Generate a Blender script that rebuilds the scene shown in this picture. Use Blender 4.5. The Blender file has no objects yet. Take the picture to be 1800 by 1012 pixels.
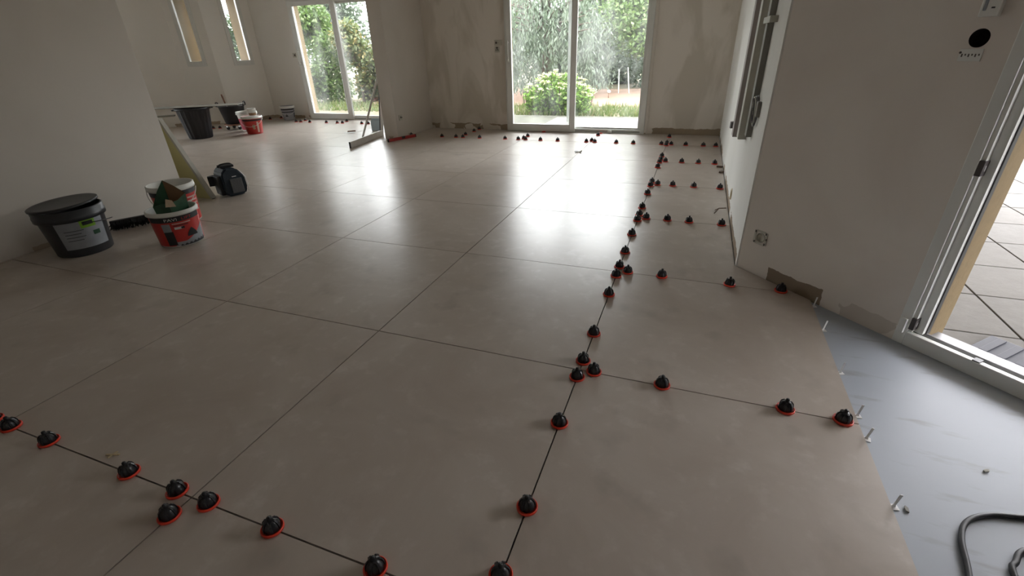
import bpy, bmesh, math, random
from mathutils import Vector, Matrix

S = bpy.context.scene
COL = S.collection
R = math.radians

# ------------------------------------------------------------------ camera
cd = bpy.data.cameras.new('camera')
cam = bpy.data.objects.new('camera', cd)
COL.objects.link(cam)
cam.location = (2.3132, -0.5655, 1.2185)
cam.rotation_euler = (1.09020758, 0.0303206, 0.3539845)
cd.sensor_width = 36.0
cd.lens = 818.96 / 1800 * 36
cd.clip_start = 0.05
cd.clip_end = 300
S.camera = cam

# ------------------------------------------------------------------ sky, exposure
W = bpy.data.worlds.new('overcast_sky')
S.world = W
W.use_nodes = True
bg = W.node_tree.nodes['Background']
bg.inputs['Color'].default_value = (0.975, 0.965, 1.0, 1)
bg.inputs['Strength'].default_value = 12.0
S.view_settings.view_transform = 'Standard'
S.view_settings.look = 'None'
S.view_settings.exposure = 0.5
S.view_settings.gamma = 1.0
S.view_settings.use_curve_mapping = False
S.cycles.use_denoising = True
S.cycles.max_bounces = 10
S.cycles.diffuse_bounces = 6
S.cycles.transparent_max_bounces = 16
S.cycles.sample_clamp_indirect = 8


def portal(loc, normal, sx, sy):
    """Sampling portal in a wall opening: emits nothing, only guides sky light."""
    l = bpy.data.lights.new('sky_portal', 'AREA')
    l.shape = 'RECTANGLE'
    l.size, l.size_y = sx, sy
    l.cycles.is_portal = True
    o = bpy.data.objects.new('sky_portal', l)
    COL.objects.link(o)
    o.location = loc
    o.rotation_euler = Vector(normal).to_track_quat('-Z', 'Z').to_euler()
    return o


# ------------------------------------------------------------------ helpers
MATS = {}


def new_mat(name):
    m = bpy.data.materials.new(name)
    m.use_nodes = True
    MATS[name] = m
    nt = m.node_tree
    return m, nt, nt.nodes['Principled BSDF']


def N(nt, t, **kw):
    n = nt.nodes.new(t)
    for k, v in kw.items():
        if k in n.inputs:
            n.inputs[k].default_value = v
        else:
            setattr(n, k, v)
    return n


def mat(name, col, rough=0.6, metal=0.0, spec=0.5, noise=0.0, scale=8.0, bump=0.0, stretch=None):
    """Plain procedural material: colour with optional noise variation and bump."""
    m, nt, b = new_mat(name)
    b.inputs['Roughness'].default_value = rough
    b.inputs['Metallic'].default_value = metal
    b.inputs['Specular IOR Level'].default_value = spec
    b.inputs['Base Color'].default_value = (*col, 1)
    if noise or bump:
        tc = N(nt, 'ShaderNodeTexCoord')
        src = tc.outputs['Object']
        if stretch:
            mp = N(nt, 'ShaderNodeMapping')
            mp.inputs['Scale'].default_value = stretch
            nt.links.new(src, mp.inputs[0])
            src = mp.outputs[0]
        nz = N(nt, 'ShaderNodeTexNoise', Scale=scale, Detail=6.0)
        nt.links.new(src, nz.inputs['Vector'])
        if noise:
            r = N(nt, 'ShaderNodeValToRGB')
            r.color_ramp.elements[0].position = 0.3
            r.color_ramp.elements[1].position = 0.7
            r.color_ramp.elements[0].color = (*[c * (1 - noise) for c in col], 1)
            r.color_ramp.elements[1].color = (*[min(1, c * (1 + noise)) for c in col], 1)
            nt.links.new(nz.outputs['Fac'], r.inputs[0])
            nt.links.new(r.outputs[0], b.inputs['Base Color'])
        if bump:
            bp = N(nt, 'ShaderNodeBump', Strength=bump, Distance=0.01)
            nt.links.new(nz.outputs['Fac'], bp.inputs['Height'])
            nt.links.new(bp.outputs[0], b.inputs['Normal'])
    return m


def math_node(nt, op, a, b=None, clamp=False):
    n = nt.nodes.new('ShaderNodeMath')
    n.operation = op
    n.use_clamp = clamp
    for i, v in enumerate((a, b)):
        if v is None:
            continue
        if isinstance(v, (int, float)):
            n.inputs[i].default_value = v
        else:
            nt.links.new(v, n.inputs[i])
    return n.outputs[0]


def mixc(nt, fac, a, b):
    n = nt.nodes.new('ShaderNodeMix')
    n.data_type = 'RGBA'
    for v, s in ((fac, n.inputs[0]), (a, n.inputs[6]), (b, n.inputs[7])):
        if isinstance(v, tuple):
            s.default_value = (*v, 1)
        elif isinstance(v, (int, float)):
            s.default_value = v
        else:
            nt.links.new(v, s)
    return n.outputs[2]


def plaster(name, col, col2, patch_scale=(1, 1, 1), contrast=(0.45, 0.6), dirt_h=0.06, dirt=0.55, dirt_col=(0.34, 0.27, 0.20), patch_x=None):
    """Filled plaster wall: blotchy filler, glue left where the skirting came off."""
    m, nt, b = new_mat(name)
    b.inputs['Roughness'].default_value = 0.85
    b.inputs['Specular IOR Level'].default_value = 0.2
    g = N(nt, 'ShaderNodeNewGeometry')
    mp = N(nt, 'ShaderNodeMapping')
    mp.inputs['Scale'].default_value = patch_scale
    nt.links.new(g.outputs['Position'], mp.inputs[0])
    n1 = N(nt, 'ShaderNodeTexNoise', Scale=1.0, Detail=5.0, Distortion=0.6)
    nt.links.new(mp.outputs[0], n1.inputs['Vector'])
    r1 = N(nt, 'ShaderNodeMapRange')
    r1.inputs['From Min'].default_value, r1.inputs['From Max'].default_value = contrast
    nt.links.new(n1.outputs['Fac'], r1.inputs['Value'])
    c = mixc(nt, r1.outputs[0], col, col2)
    sep = N(nt, 'ShaderNodeSeparateXYZ')
    nt.links.new(g.outputs['Position'], sep.inputs[0])
    n2 = N(nt, 'ShaderNodeTexNoise', Scale=9.0, Detail=6.0)
    nt.links.new(g.outputs['Position'], n2.inputs['Vector'])
    edge = math_node(nt, 'ADD', math_node(nt, 'MULTIPLY', n2.outputs['Fac'], 0.06), dirt_h - 0.03)
    low = math_node(nt, 'LESS_THAN', sep.outputs['Z'], edge)
    n3 = N(nt, 'ShaderNodeTexNoise', Scale=3.2, Detail=4.0)
    nt.links.new(g.outputs['Position'], n3.inputs['Vector'])
    msk = math_node(nt, 'GREATER_THAN', n3.outputs['Fac'], 1.0 - dirt)
    if patch_x:
        xx = math_node(nt, 'ADD', sep.outputs['X'], math_node(nt, 'MULTIPLY', n2.outputs['Fac'], 0.05))
        a = math_node(nt, 'MULTIPLY', math_node(nt, 'GREATER_THAN', xx, patch_x[0]), math_node(nt, 'LESS_THAN', xx, patch_x[1]))
        msk = math_node(nt, 'MAXIMUM', a, math_node(nt, 'MULTIPLY', msk, 0.3))
    c = mixc(nt, math_node(nt, 'MULTIPLY', low, msk), c, dirt_col)
    nt.links.new(c, b.inputs['Base Color'])
    bp = N(nt, 'ShaderNodeBump', Strength=0.25, Distance=0.01)
    nt.links.new(n2.outputs['Fac'], bp.inputs['Height'])
    nt.links.new(bp.outputs[0], b.inputs['Normal'])
    return m


class MB:
    """Collects shapes into one mesh; material slot index per face."""

    def __init__(self):
        self.v, self.f, self.mi, self.sm = [], [], [], []

    def add(self, vs, fs, mi=0, smooth=False):
        o = len(self.v)
        self.v += [tuple(p) for p in vs]
        for f in fs:
            self.f.append([i + o for i in f])
            self.mi.append(mi)
            self.sm.append(smooth)
        return self

    def box(self, x0, x1, y0, y1, z0, z1, mi=0, M=None):
        vs = [Vector((x, y, z)) for z in (z0, z1) for y in (y0, y1) for x in (x0, x1)]
        if M is not None:
            vs = [M @ p for p in vs]
        return self.add(vs, [(0, 2, 3, 1), (4, 5, 7, 6), (0, 1, 5, 4), (2, 6, 7, 3), (0, 4, 6, 2), (1, 3, 7, 5)], mi)

    def cbox(self, x0, x1, y0, y1, z0, z1, c=0.004, mi=0, M=None):
        """Box with chamfered edges."""
        bm = bmesh.new()
        bmesh.ops.create_cube(bm, size=1)
        for p in bm.verts:
            p.co = Vector(((x0 + x1) / 2 + p.co.x * (x1 - x0), (y0 + y1) / 2 + p.co.y * (y1 - y0), (z0 + z1) / 2 + p.co.z * (z1 - z0)))
        bmesh.ops.bevel(bm, geom=bm.edges[:], offset=c, segments=2, affect='EDGES', profile=0.6)
        if M is not None:
            bm.transform(M)
        bm.verts.index_update()
        self.add([p.co.copy() for p in bm.verts], [[q.index for q in f.verts] for f in bm.faces], mi)
        bm.free()
        return self

    def lathe(self, prof, n=32, c=(0, 0, 0), mi=0, smooth=True, rib=None, M=None):
        """Turn (r, z) profile about z; rib = (count, depth) for fluted walls."""
        vs, fs = [], []
        for r, z in prof:
            for i in range(n):
                a = 2 * math.pi * i / n
                rr = r
                if rib and r > rib[2]:
                    rr = r + rib[1] * (1 if (i // 2) % 2 else -1)
                p = Vector((c[0] + rr * math.cos(a), c[1] + rr * math.sin(a), c[2] + z))
                vs.append(M @ p if M is not None else p)
        for k in range(len(prof) - 1):
            for i in range(n):
                j = (i + 1) % n
                fs.append((k * n + i, k * n + j, (k + 1) * n + j, (k + 1) * n + i))
        return self.add(vs, fs, mi, smooth)

    def disc(self, r, z, n=32, c=(0, 0), mi=0, up=True, M=None):
        vs = [Vector((c[0] + r * math.cos(2 * math.pi * i / n), c[1] + r * math.sin(2 * math.pi * i / n), z)) for i in range(n)]
        if M is not None:
            vs = [M @ p for p in vs]
        return self.add(vs, [list(range(n)) if up else list(range(n))[::-1]], mi)

    def tube(self, pts, r, n=8, mi=0, cap=True):
        pts = [Vector(p) for p in pts]
        vs, fs = [], []
        up = Vector((0.13, 0.27, 0.95)).normalized()
        rr = r if isinstance(r, (list, tuple)) else [r] * len(pts)
        for k, p in enumerate(pts):
            d = (pts[min(k + 1, len(pts) - 1)] - pts[max(k - 1, 0)]).normalized()
            u = d.cross(up)
            if u.length < 1e-4:
                u = d.cross(Vector((1, 0, 0)))
            u.normalize()
            w = d.cross(u).normalized()
            for i in range(n):
                a = 2 * math.pi * i / n
                vs.append(p + u * math.cos(a) * rr[k] + w * math.sin(a) * rr[k])
        for k in range(len(pts) - 1):
            for i in range(n):
                j = (i + 1) % n
                fs.append((k * n + i, (k + 1) * n + i, (k + 1) * n + j, k * n + j))
        if cap:
            fs.append(list(range(n)))
            fs.append([(len(pts) - 1) * n + i for i in range(n)][::-1])
        return self.add(vs, fs, mi, True)

    def prism(self, poly, z0, z1, mi=0, M=None):
        n = len(poly)
        vs = [Vector((x, y, z0)) for x, y in poly] + [Vector((x, y, z1)) for x, y in poly]
        if M is not None:
            vs = [M @ p for p in vs]
        fs = [list(range(n))[::-1], [n + i for i in range(n)]]
        fs += [(i, (i + 1) % n, n + (i + 1) % n, n + i) for i in range(n)]
        return self.add(vs, fs, mi)

    def mesh(self, name, mats):
        me = bpy.data.meshes.new(name)
        me.from_pydata(self.v, [], self.f)
        for m in (mats if isinstance(mats, (list, tuple)) else [mats]):
            me.materials.append(m)
        me.polygons.foreach_set('material_index', self.mi)
        me.polygons.foreach_set('use_smooth', self.sm)
        me.update()
        return me

    def obj(self, name, mats, parent=None, loc=(0, 0, 0), rz=0.0):
        return link(name, self.mesh(name, mats), parent, loc, rz)


def link(name, me, parent=None, loc=(0, 0, 0), rz=0.0):
    o = bpy.data.objects.new(name, me)
    COL.objects.link(o)
    o.location = loc
    o.rotation_euler = (0, 0, rz)
    if parent is not None:
        o.parent = parent
    return o


def tag(o, label, cat, group=None, kind=None):
    o['label'] = label
    o['category'] = cat
    if group:
        o['group'] = group
    if kind:
        o['kind'] = kind
    return o


def thing(name, label, cat, loc=(0, 0, 0), rz=0.0, group=None, kind=None):
    return tag(link(name, None, None, loc, rz), label, cat, group, kind)


def ordinal(k):
    return ['first', 'second', 'third', 'fourth', 'fifth', 'sixth', 'seventh', 'eighth', 'ninth', 'tenth', 'eleventh', 'twelfth', 'thirteenth', 'fourteenth',
            'fifteenth', 'sixteenth', 'seventeenth', 'eighteenth', 'nineteenth', 'twentieth', 'twenty-first', 'twenty-second', 'twenty-third', 'twenty-fourth',
            'twenty-fifth', 'twenty-sixth'][k]


# ------------------------------------------------------------------ materials
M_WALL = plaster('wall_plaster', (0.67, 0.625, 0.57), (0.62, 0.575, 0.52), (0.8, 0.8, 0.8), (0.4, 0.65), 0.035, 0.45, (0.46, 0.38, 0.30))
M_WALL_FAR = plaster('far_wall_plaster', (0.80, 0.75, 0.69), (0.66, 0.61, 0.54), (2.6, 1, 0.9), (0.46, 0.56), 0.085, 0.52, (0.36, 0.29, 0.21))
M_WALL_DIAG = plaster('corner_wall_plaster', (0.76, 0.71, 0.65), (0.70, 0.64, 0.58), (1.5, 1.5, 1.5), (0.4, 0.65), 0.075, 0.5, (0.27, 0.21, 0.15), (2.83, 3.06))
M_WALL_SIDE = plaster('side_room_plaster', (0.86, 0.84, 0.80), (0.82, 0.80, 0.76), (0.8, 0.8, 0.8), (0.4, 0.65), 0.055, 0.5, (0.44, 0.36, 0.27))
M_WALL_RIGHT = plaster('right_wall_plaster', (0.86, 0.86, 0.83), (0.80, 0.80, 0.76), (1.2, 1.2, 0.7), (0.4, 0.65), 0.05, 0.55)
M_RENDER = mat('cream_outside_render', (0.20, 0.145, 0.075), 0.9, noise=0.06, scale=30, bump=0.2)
M_CEIL = mat('ceiling_paint', (0.82, 0.80, 0.76), 0.9)
M_PVC = mat('white_pvc', (0.74, 0.75, 0.72), 0.35, noise=0.03, scale=4)
M_PVC_D = mat('grey_gasket', (0.05, 0.05, 0.05), 0.6)
M_ALU = mat('aluminium', (0.24, 0.24, 0.245), 0.5, 0.3)
M_ALU_W = mat('dusty_aluminium', (0.78, 0.76, 0.72), 0.5, 0.0, noise=0.05, scale=12)
M_BLACK = mat('black_plastic', (0.012, 0.012, 0.014), 0.38)
M_CAP = mat('black_cap_plastic', (0.018, 0.018, 0.021), 0.32)
M_RED = mat('red_ring_plastic', (0.72, 0.05, 0.022), 0.38)
M_BUCKET_RED = mat('red_bucket_print', (0.52, 0.035, 0.028), 0.4)
M_WHITE_PL = mat('white_plastic', (0.72, 0.72, 0.68), 0.4)
M_DARKGREY = mat('charcoal_plastic', (0.035, 0.037, 0.042), 0.4, noise=0.2, scale=10)
M_LABELGREY = mat('grey_label_print', (0.30, 0.32, 0.35), 0.5, noise=0.1, scale=14)
M_GREEN_LBL = mat('green_label_print', (0.20, 0.42, 0.03), 0.5)
M_INK = mat('dark_ink', (0.02, 0.02, 0.022), 0.5)
M_INK_W = mat('white_ink', (0.75, 0.75, 0.74), 0.5)
M_STICKER = mat('beige_sticker', (0.55, 0.45, 0.28), 0.6)
M_STRAP = mat('dusty_pink_strip', (0.62, 0.45, 0.40), 0.6)
M_CARTON = mat('brown_cardboard', (0.27, 0.16, 0.085), 0.8, noise=0.1, scale=20)
M_CARTON_G = mat('green_carton_print', (0.02, 0.075, 0.035), 0.5, noise=0.4, scale=18)
M_CARTON_C = mat('cream_carton_flap', (0.58, 0.46, 0.33), 0.7)
M_NAVY = mat('navy_fabric', (0.012, 0.022, 0.034), 0.7, noise=0.15, scale=60, bump=0.2)
M_BAGBLACK = mat('black_fabric', (0.008, 0.008, 0.010), 0.75, bump=0.2, scale=80)
M_BAGGREY = mat('grey_mesh_pocket', (0.10, 0.10, 0.105), 0.8, noise=0.15, scale=90)
M_YGREEN = mat('yellow_green_board', (0.50, 0.47, 0.23), 0.85, noise=0.08, scale=6)
M_GREYBOARD = mat('grey_board_edge', (0.44, 0.43, 0.38), 0.85, noise=0.1, scale=10)
M_BIN = mat('dusty_black_bin', (0.017, 0.0165, 0.019), 0.6, noise=0.6, scale=5, stretch=(1, 1, 0.4))
M_TABLE = mat('pale_worktop', (0.26, 0.255, 0.225), 0.5, noise=0.05, scale=5)
M_WOOD = mat('handle_wood', (0.20, 0.09, 0.05), 0.6, noise=0.2, scale=25)
M_STEEL = mat('trowel_steel', (0.5, 0.5, 0.5), 0.35, 0.9)
M_LEVEL = mat('red_level_paint', (0.42, 0.035, 0.03), 0.45)
M_CLIP = mat('white_clip_plastic', (0.78, 0.78, 0.78), 0.4)
M_HOSE = mat('dark_rubber_hose', (0.03, 0.03, 0.034), 0.5, noise=0.5, scale=25)
M_RUBBERMAT = mat('blue_grey_rubber', (0.028, 0.03, 0.045), 0.7)
M_MAUVE = mat('mauve_grey_paint', (0.30, 0.265, 0.255), 0.7, noise=0.08, scale=8)
M_BROWN = mat('raw_brown_core', (0.12, 0.085, 0.06), 0.8, noise=0.3, scale=18)
M_RAIL = mat('grey_green_channel', (0.46, 0.45, 0.39), 0.6, noise=0.06, scale=8)
M_RAIL_D = mat('dark_channel', (0.22, 0.21, 0.185), 0.6)
M_WIRE = mat('cable_grey', (0.07, 0.06, 0.06), 0.45)
M_CREAM_PL = mat('aged_white_plastic', (0.55, 0.53, 0.46), 0.45)
M_HOLE = mat('hole_shadow_box', (0.02, 0.012, 0.014), 0.9)
M_DOT = mat('socket_dark', (0.08, 0.07, 0.06), 0.7)
M_BLUEPK = mat('pale_blue_film', (0.50, 0.62, 0.70), 0.15)
M_RUST = mat('rusty_metal', (0.13, 0.075, 0.045), 0.7)


def tile_material():
    m, nt, b = new_mat('porcelain_tile')
    g = N(nt, 'ShaderNodeNewGeometry')
    oi = N(nt, 'ShaderNodeObjectInfo')
    off = N(nt, 'ShaderNodeVectorMath', operation='ADD')
    sc = N(nt, 'ShaderNodeVectorMath', operation='SCALE')
    sc.inputs['Scale'].default_value = 37.0
    comb = N(nt, 'ShaderNodeCombineXYZ')
    nt.links.new(oi.outputs['Random'], comb.inputs[0])
    nt.links.new(oi.outputs['Random'], comb.inputs[2])
    nt.links.new(comb.outputs[0], sc.inputs[0])
    nt.links.new(g.outputs['Position'], off.inputs[0])
    nt.links.new(sc.outputs[0], off.inputs[1])
    n1 = N(nt, 'ShaderNodeTexNoise', Scale=2.2, Detail=7.0, Roughness=0.62, Distortion=0.8)
    nt.links.new(off.outputs[0], n1.inputs['Vector'])
    n2 = N(nt, 'ShaderNodeTexNoise', Scale=13.0, Detail=5.0, Roughness=0.6)
    nt.links.new(off.outputs[0], n2.inputs['Vector'])
    r1 = N(nt, 'ShaderNodeMapRange')
    r1.inputs['From Min'].default_value, r1.inputs['From Max'].default_value = 0.3, 0.72
    nt.links.new(n1.outputs['Fac'], r1.inputs['Value'])
    c = mixc(nt, r1.outputs[0], (0.425, 0.368, 0.318), (0.525, 0.472, 0.422))
    r2 = N(nt, 'ShaderNodeMapRange')
    r2.inputs['From Min'].default_value, r2.inputs['From Max'].default_value = 0.54, 0.72
    nt.links.new(n2.outputs['Fac'], r2.inputs['Value'])
    c = mixc(nt, math_node(nt, 'MULTIPLY', math_node(nt, 'MULTIPLY', r2.outputs[0], r1.outputs[0]), 0.65), c, (0.66, 0.61, 0.57))
    n3 = N(nt, 'ShaderNodeTexNoise', Scale=5.0, Detail=3.0)
    nt.links.new(off.outputs[0], n3.inputs['Vector'])
    r3 = N(nt, 'ShaderNodeMapRange')
    r3.inputs['From Min'].default_value, r3.inputs['From Max'].default_value = 0.6, 0.8
    nt.links.new(n3.outputs['Fac'], r3.inputs['Value'])
    c = mixc(nt, math_node(nt, 'MULTIPLY', r3.outputs[0], 0.6), c, (0.30, 0.265, 0.23))
    nt.links.new(c, b.inputs['Base Color'])
    rr = N(nt, 'ShaderNodeMapRange')
    rr.inputs['To Min'].default_value, rr.inputs['To Max'].default_value = 0.26, 0.36
    nt.links.new(n1.outputs['Fac'], rr.inputs['Value'])
    nt.links.new(rr.outputs[0], b.inputs['Roughness'])
    b.inputs['Specular IOR Level'].default_value = 0.55
    bp = N(nt, 'ShaderNodeBump', Strength=0.06, Distance=0.004)
    nt.links.new(n2.outputs['Fac'], bp.inputs['Height'])
    nt.links.new(bp.outputs[0], b.inputs['Normal'])
    return m


def screed_material():
    m, nt, b = new_mat('smooth_screed')
    g = N(nt, 'ShaderNodeNewGeometry')
    mp = N(nt, 'ShaderNodeMapping')
    mp.inputs['Rotation'].default_value = (0, 0, R(35))
    mp.inputs['Scale'].default_value = (4.0, 16.0, 1.0)
    nt.links.new(g.outputs['Position'], mp.inputs[0])
    n1 = N(nt, 'ShaderNodeTexNoise', Scale=1.0, Detail=5.0)
    nt.links.new(mp.outputs[0], n1.inputs['Vector'])
    r1 = N(nt, 'ShaderNodeMapRange')
    r1.inputs['From Min'].default_value, r1.inputs['From Max'].default_value = 0.6, 0.72
    nt.links.new(n1.outputs['Fac'], r1.inputs['Value'])
    n2 = N(nt, 'ShaderNodeTexNoise', Scale=2.5, Detail=4.0)
    nt.links.new(g.outputs['Position'], n2.inputs['Vector'])
    c = mixc(nt, n2.outputs['Fac'], (0.35, 0.385, 0.435), (0.42, 0.455, 0.51))
    c = mixc(nt, math_node(nt, 'MULTIPLY', r1.outputs[0], 0.5), c, (0.22, 0.21, 0.20))
    nt.links.new(c, b.inputs['Base Color'])
    b.inputs['Roughness'].default_value = 0.5
    b.inputs['Specular IOR Level'].default_value = 0.4
    return m


def paver_material():
    m, nt, b = new_mat('terrace_paver')
    g = N(nt, 'ShaderNodeNewGeometry')
    oi = N(nt, 'ShaderNodeObjectInfo')
    n1 = N(nt, 'ShaderNodeTexNoise', Scale=14.0, Detail=8.0, Roughness=0.7)
    nt.links.new(g.outputs['Position'], n1.inputs['Vector'])
    c = mixc(nt, n1.outputs['Fac'], (0.105, 0.10, 0.09), (0.165, 0.16, 0.15))
    c = mixc(nt, math_node(nt, 'MULTIPLY', oi.outputs['Random'], 0.35), c, (0.125, 0.115, 0.10))
    nt.links.new(c, b.inputs['Base Color'])
    b.inputs['Roughness'].default_value = 0.9
    bp = N(nt, 'ShaderNodeBump', Strength=0.3, Distance=0.01)
    nt.links.new(n1.outputs['Fac'], bp.inputs['Height'])
    nt.links.new(bp.outputs[0], b.inputs['Normal'])
    return m


def glass_material():
    """Thin dusty pane: clear with mirror reflection, and dried smears that scatter."""
    m, nt, b = new_mat('dusty_window_glass')
    nt.nodes.remove(b)
    out = nt.nodes['Material Output']
    tr = N(nt, 'ShaderNodeBsdfTransparent', Color=(0.93, 0.95, 0.94, 1))
    gl = N(nt, 'ShaderNodeBsdfGlossy', Roughness=0.02)
    fr = N(nt, 'ShaderNodeFresnel', IOR=1.35)
    mx = N(nt, 'ShaderNodeMixShader')
    nt.links.new(fr.outputs[0], mx.inputs[0])
    nt.links.new(tr.outputs[0], mx.inputs[1])
    nt.links.new(gl.outputs[0], mx.inputs[2])
    tl = N(nt, 'ShaderNodeBsdfTranslucent', Color=(0.9, 0.92, 0.92, 1))
    g = N(nt, 'ShaderNodeNewGeometry')
    mp = N(nt, 'ShaderNodeMapping')
    mp.inputs['Scale'].default_value = (2.6, 2.6, 1.1)
    nt.links.new(g.outputs['Position'], mp.inputs[0])
    n1 = N(nt, 'ShaderNodeTexNoise', Scale=1.0, Detail=5.0, Distortion=0.7)
    nt.links.new(mp.outputs[0], n1.inputs['Vector'])
    rr = N(nt, 'ShaderNodeMapRange')
    rr.inputs['From Min'].default_value, rr.inputs['From Max'].default_value = 0.42, 0.75
    rr.inputs['To Min'].default_value, rr.inputs['To Max'].default_value = 0.006, 0.05
    nt.links.new(n1.outputs['Fac'], rr.inputs['Value'])
    mx2 = N(nt, 'ShaderNodeMixShader')
    nt.links.new(rr.outputs[0], mx2.inputs[0])
    nt.links.new(mx.outputs[0], mx2.inputs[1])
    nt.links.new(tl.outputs[0], mx2.inputs[2])
    nt.links.new(mx2.outputs[0], out.inputs[0])
    return m


def leaf_material(name, c1, c2, c3=None):
    m, nt, b = new_mat(name)
    out = nt.nodes['Material Output']
    g = N(nt, 'ShaderNodeNewGeometry')
    c = mixc(nt, g.outputs['Random Per Island'], c1, c2)
    if c3:
        c = mixc(nt, math_node(nt, 'GREATER_THAN', g.outputs['Random Per Island'], 0.86), c, c3)
    nt.links.new(c, b.inputs['Base Color'])
    b.inputs['Roughness'].default_value = 0.5
    tl = N(nt, 'ShaderNodeBsdfTranslucent')
    nt.links.new(c, tl.inputs[0])
    mx = N(nt, 'ShaderNodeMixShader')
    mx.inputs[0].default_value = 0.4
    nt.links.new(b.outputs[0], mx.inputs[1])
    nt.links.new(tl.outputs[0], mx.inputs[2])
    nt.links.new(mx.outputs[0], out.inputs[0])
    return m


M_TILE = tile_material()
M_SCREED = screed_material()
M_PAVER = paver_material()
M_GLASS = glass_material()
M_ADHESIVE = mat('dark_tile_adhesive', (0.012, 0.011, 0.010), 0.95)
M_JOINT = mat('mossy_joint', (0.05, 0.05, 0.035), 0.95, noise=0.4, scale=9)
M_GROUND = mat('garden_soil_grass', (0.09, 0.075, 0.04), 0.95, noise=0.35, scale=2.5)
M_SOIL = mat('dry_bare_soil', (0.17, 0.105, 0.07), 0.95, noise=0.15, scale=3)
M_GRASS = leaf_material('grass_blades', (0.059, 0.098, 0.019), (0.117, 0.149, 0.036), (0.180, 0.161, 0.072))
M_LEAF_WILLOW = leaf_material('willow_leaves', (0.061, 0.088, 0.055), (0.121, 0.154, 0.102), (0.158, 0.185, 0.144))
M_LEAF_DARK = leaf_material('dark_leaves', (0.016, 0.032, 0.012), (0.042, 0.074, 0.025), (0.074, 0.102, 0.047))
M_LEAF_MID = leaf_material('mid_green_leaves', (0.047, 0.093, 0.016), (0.111, 0.177, 0.042), (0.167, 0.209, 0.093))
M_LEAF_YEL = leaf_material('autumn_tinged_leaves', (0.055, 0.084, 0.028), (0.130, 0.139, 0.047), (0.195, 0.158, 0.055))
M_LEAF_BUSH = leaf_material('sedum_leaves', (0.120, 0.255, 0.031), (0.248, 0.389, 0.089))
M_FLOWER = leaf_material('cream_flower_heads', (0.412, 0.450, 0.225), (0.539, 0.539, 0.337))
M_BARK = mat('tree_bark', (0.075, 0.06, 0.045), 0.9, noise=0.3, scale=14, bump=0.5)

# ------------------------------------------------------------------ floor
ROOM = [(3.0, -2.19), (3.0, 1.937), (2.652, 2.285), (2.652, 6.81), (-1.90, 6.81), (-1.90, 5.73), (-2.15, 5.73), (-2.15, 7.53), (-6.07, 7.51),
        (-6.285, 6.635), (-6.925, 6.395), (-8.28, 4.6), (-8.28, 1.01), (-2.21, 1.01), (-2.21, 2.36), (-2.03, 2.36), (-2.03, -2.19)]


def clip_square(poly, x0, x1, y0, y1):
    def cut(ps, ax, lim, sign):
        out = []
        for i, p in enumerate(ps):
            q = ps[(i + 1) % len(ps)]
            a, b = sign * (p[ax] - lim), sign * (q[ax] - lim)
            if a >= 0:
                out.append(p)
            if (a > 0 and b < 0) or (a < 0 and b > 0):
                t = a / (a - b)
                out.append((p[0] + t * (q[0] - p[0]), p[1] + t * (q[1] - p[1])))
        return out
    for ax, lim, sg in ((0, x0, 1), (0, x1, -1), (1, y0, 1), (1, y1, -1)):
        poly = cut(poly, ax, lim, sg)
        if len(poly) < 3:
            return []
    res = []
    for p in poly:
        if not res or abs(p[0] - res[-1][0]) + abs(p[1] - res[-1][1]) > 1e-5:
            res.append(p)
    return res


def area(ps):
    return 0.5 * abs(sum(ps[i][0] * ps[(i + 1) % len(ps)][1] - ps[(i + 1) % len(ps)][0] * ps[i][1] for i in range(len(ps))))


floor = MB().prism([(4.6, -2.4), (4.6, 0.5), (2.9, 2.2), (2.9, 7.0), (-1.8, 7.0), (-1.8, 7.8), (-6.3, 7.8), (-7.2, 6.5), (-8.5, 4.8), (-8.5, 0.9), (-2.3, 0.9), (-2.3, -2.4)], -0.25, -0.0125).prism(ROOM, -0.0126, -0.012, 1).obj('floor', [M_SCREED, M_ADHESIVE])
tag(floor, 'beige large-format tiles laid over smooth blue-grey screed', 'floor', kind='structure')
full_tile = None
GAP = 0.0026
TH = -0.0119
for i in range(-9, 3):
    for j in range(-2, 8):
        x0, x1, y0, y1 = i + GAP, i + 1 - GAP, j + GAP, j + 1 - GAP
        ps = clip_square(ROOM, x0, x1, y0, y1)
        if len(ps) < 3 or area(ps) < 0.004:
            continue
        cx, cy = i + 0.5, j + 0.5
        if len(ps) == 4 and area(ps) > 0.99:
            if full_tile is None:
                h = 0.5 - GAP
                c = 0.0008
                mb = MB().add([(sx * (h - c), sy * (h - c), 0) for sx, sy in ((-1, -1), (1, -1), (1, 1), (-1, 1))] + [(sx * h, sy * h, -c) for sx, sy in ((-1, -1), (1, -1), (1, 1), (-1, 1))]
                              + [(sx * h, sy * h, TH) for sx, sy in ((-1, -1), (1, -1), (1, 1), (-1, 1))],
                              [(0, 1, 2, 3)] + [(4 + k, 4 + (k + 1) % 4, (k + 1) % 4, k) for k in range(4)] + [(8 + k, 8 + (k + 1) % 4, 4 + (k + 1) % 4, 4 + k) for k in range(4)])
                full_tile = mb.mesh('tile', M_TILE)
            link('tile', full_tile, floor, (cx, cy, 0))
        else:
            MB().prism([(p[0] - cx, p[1] - cy) for p in ps], TH, 0).obj('tile', M_TILE, floor, (cx, cy, 0))

# ------------------------------------------------------------------ walls
H = 2.52


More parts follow.
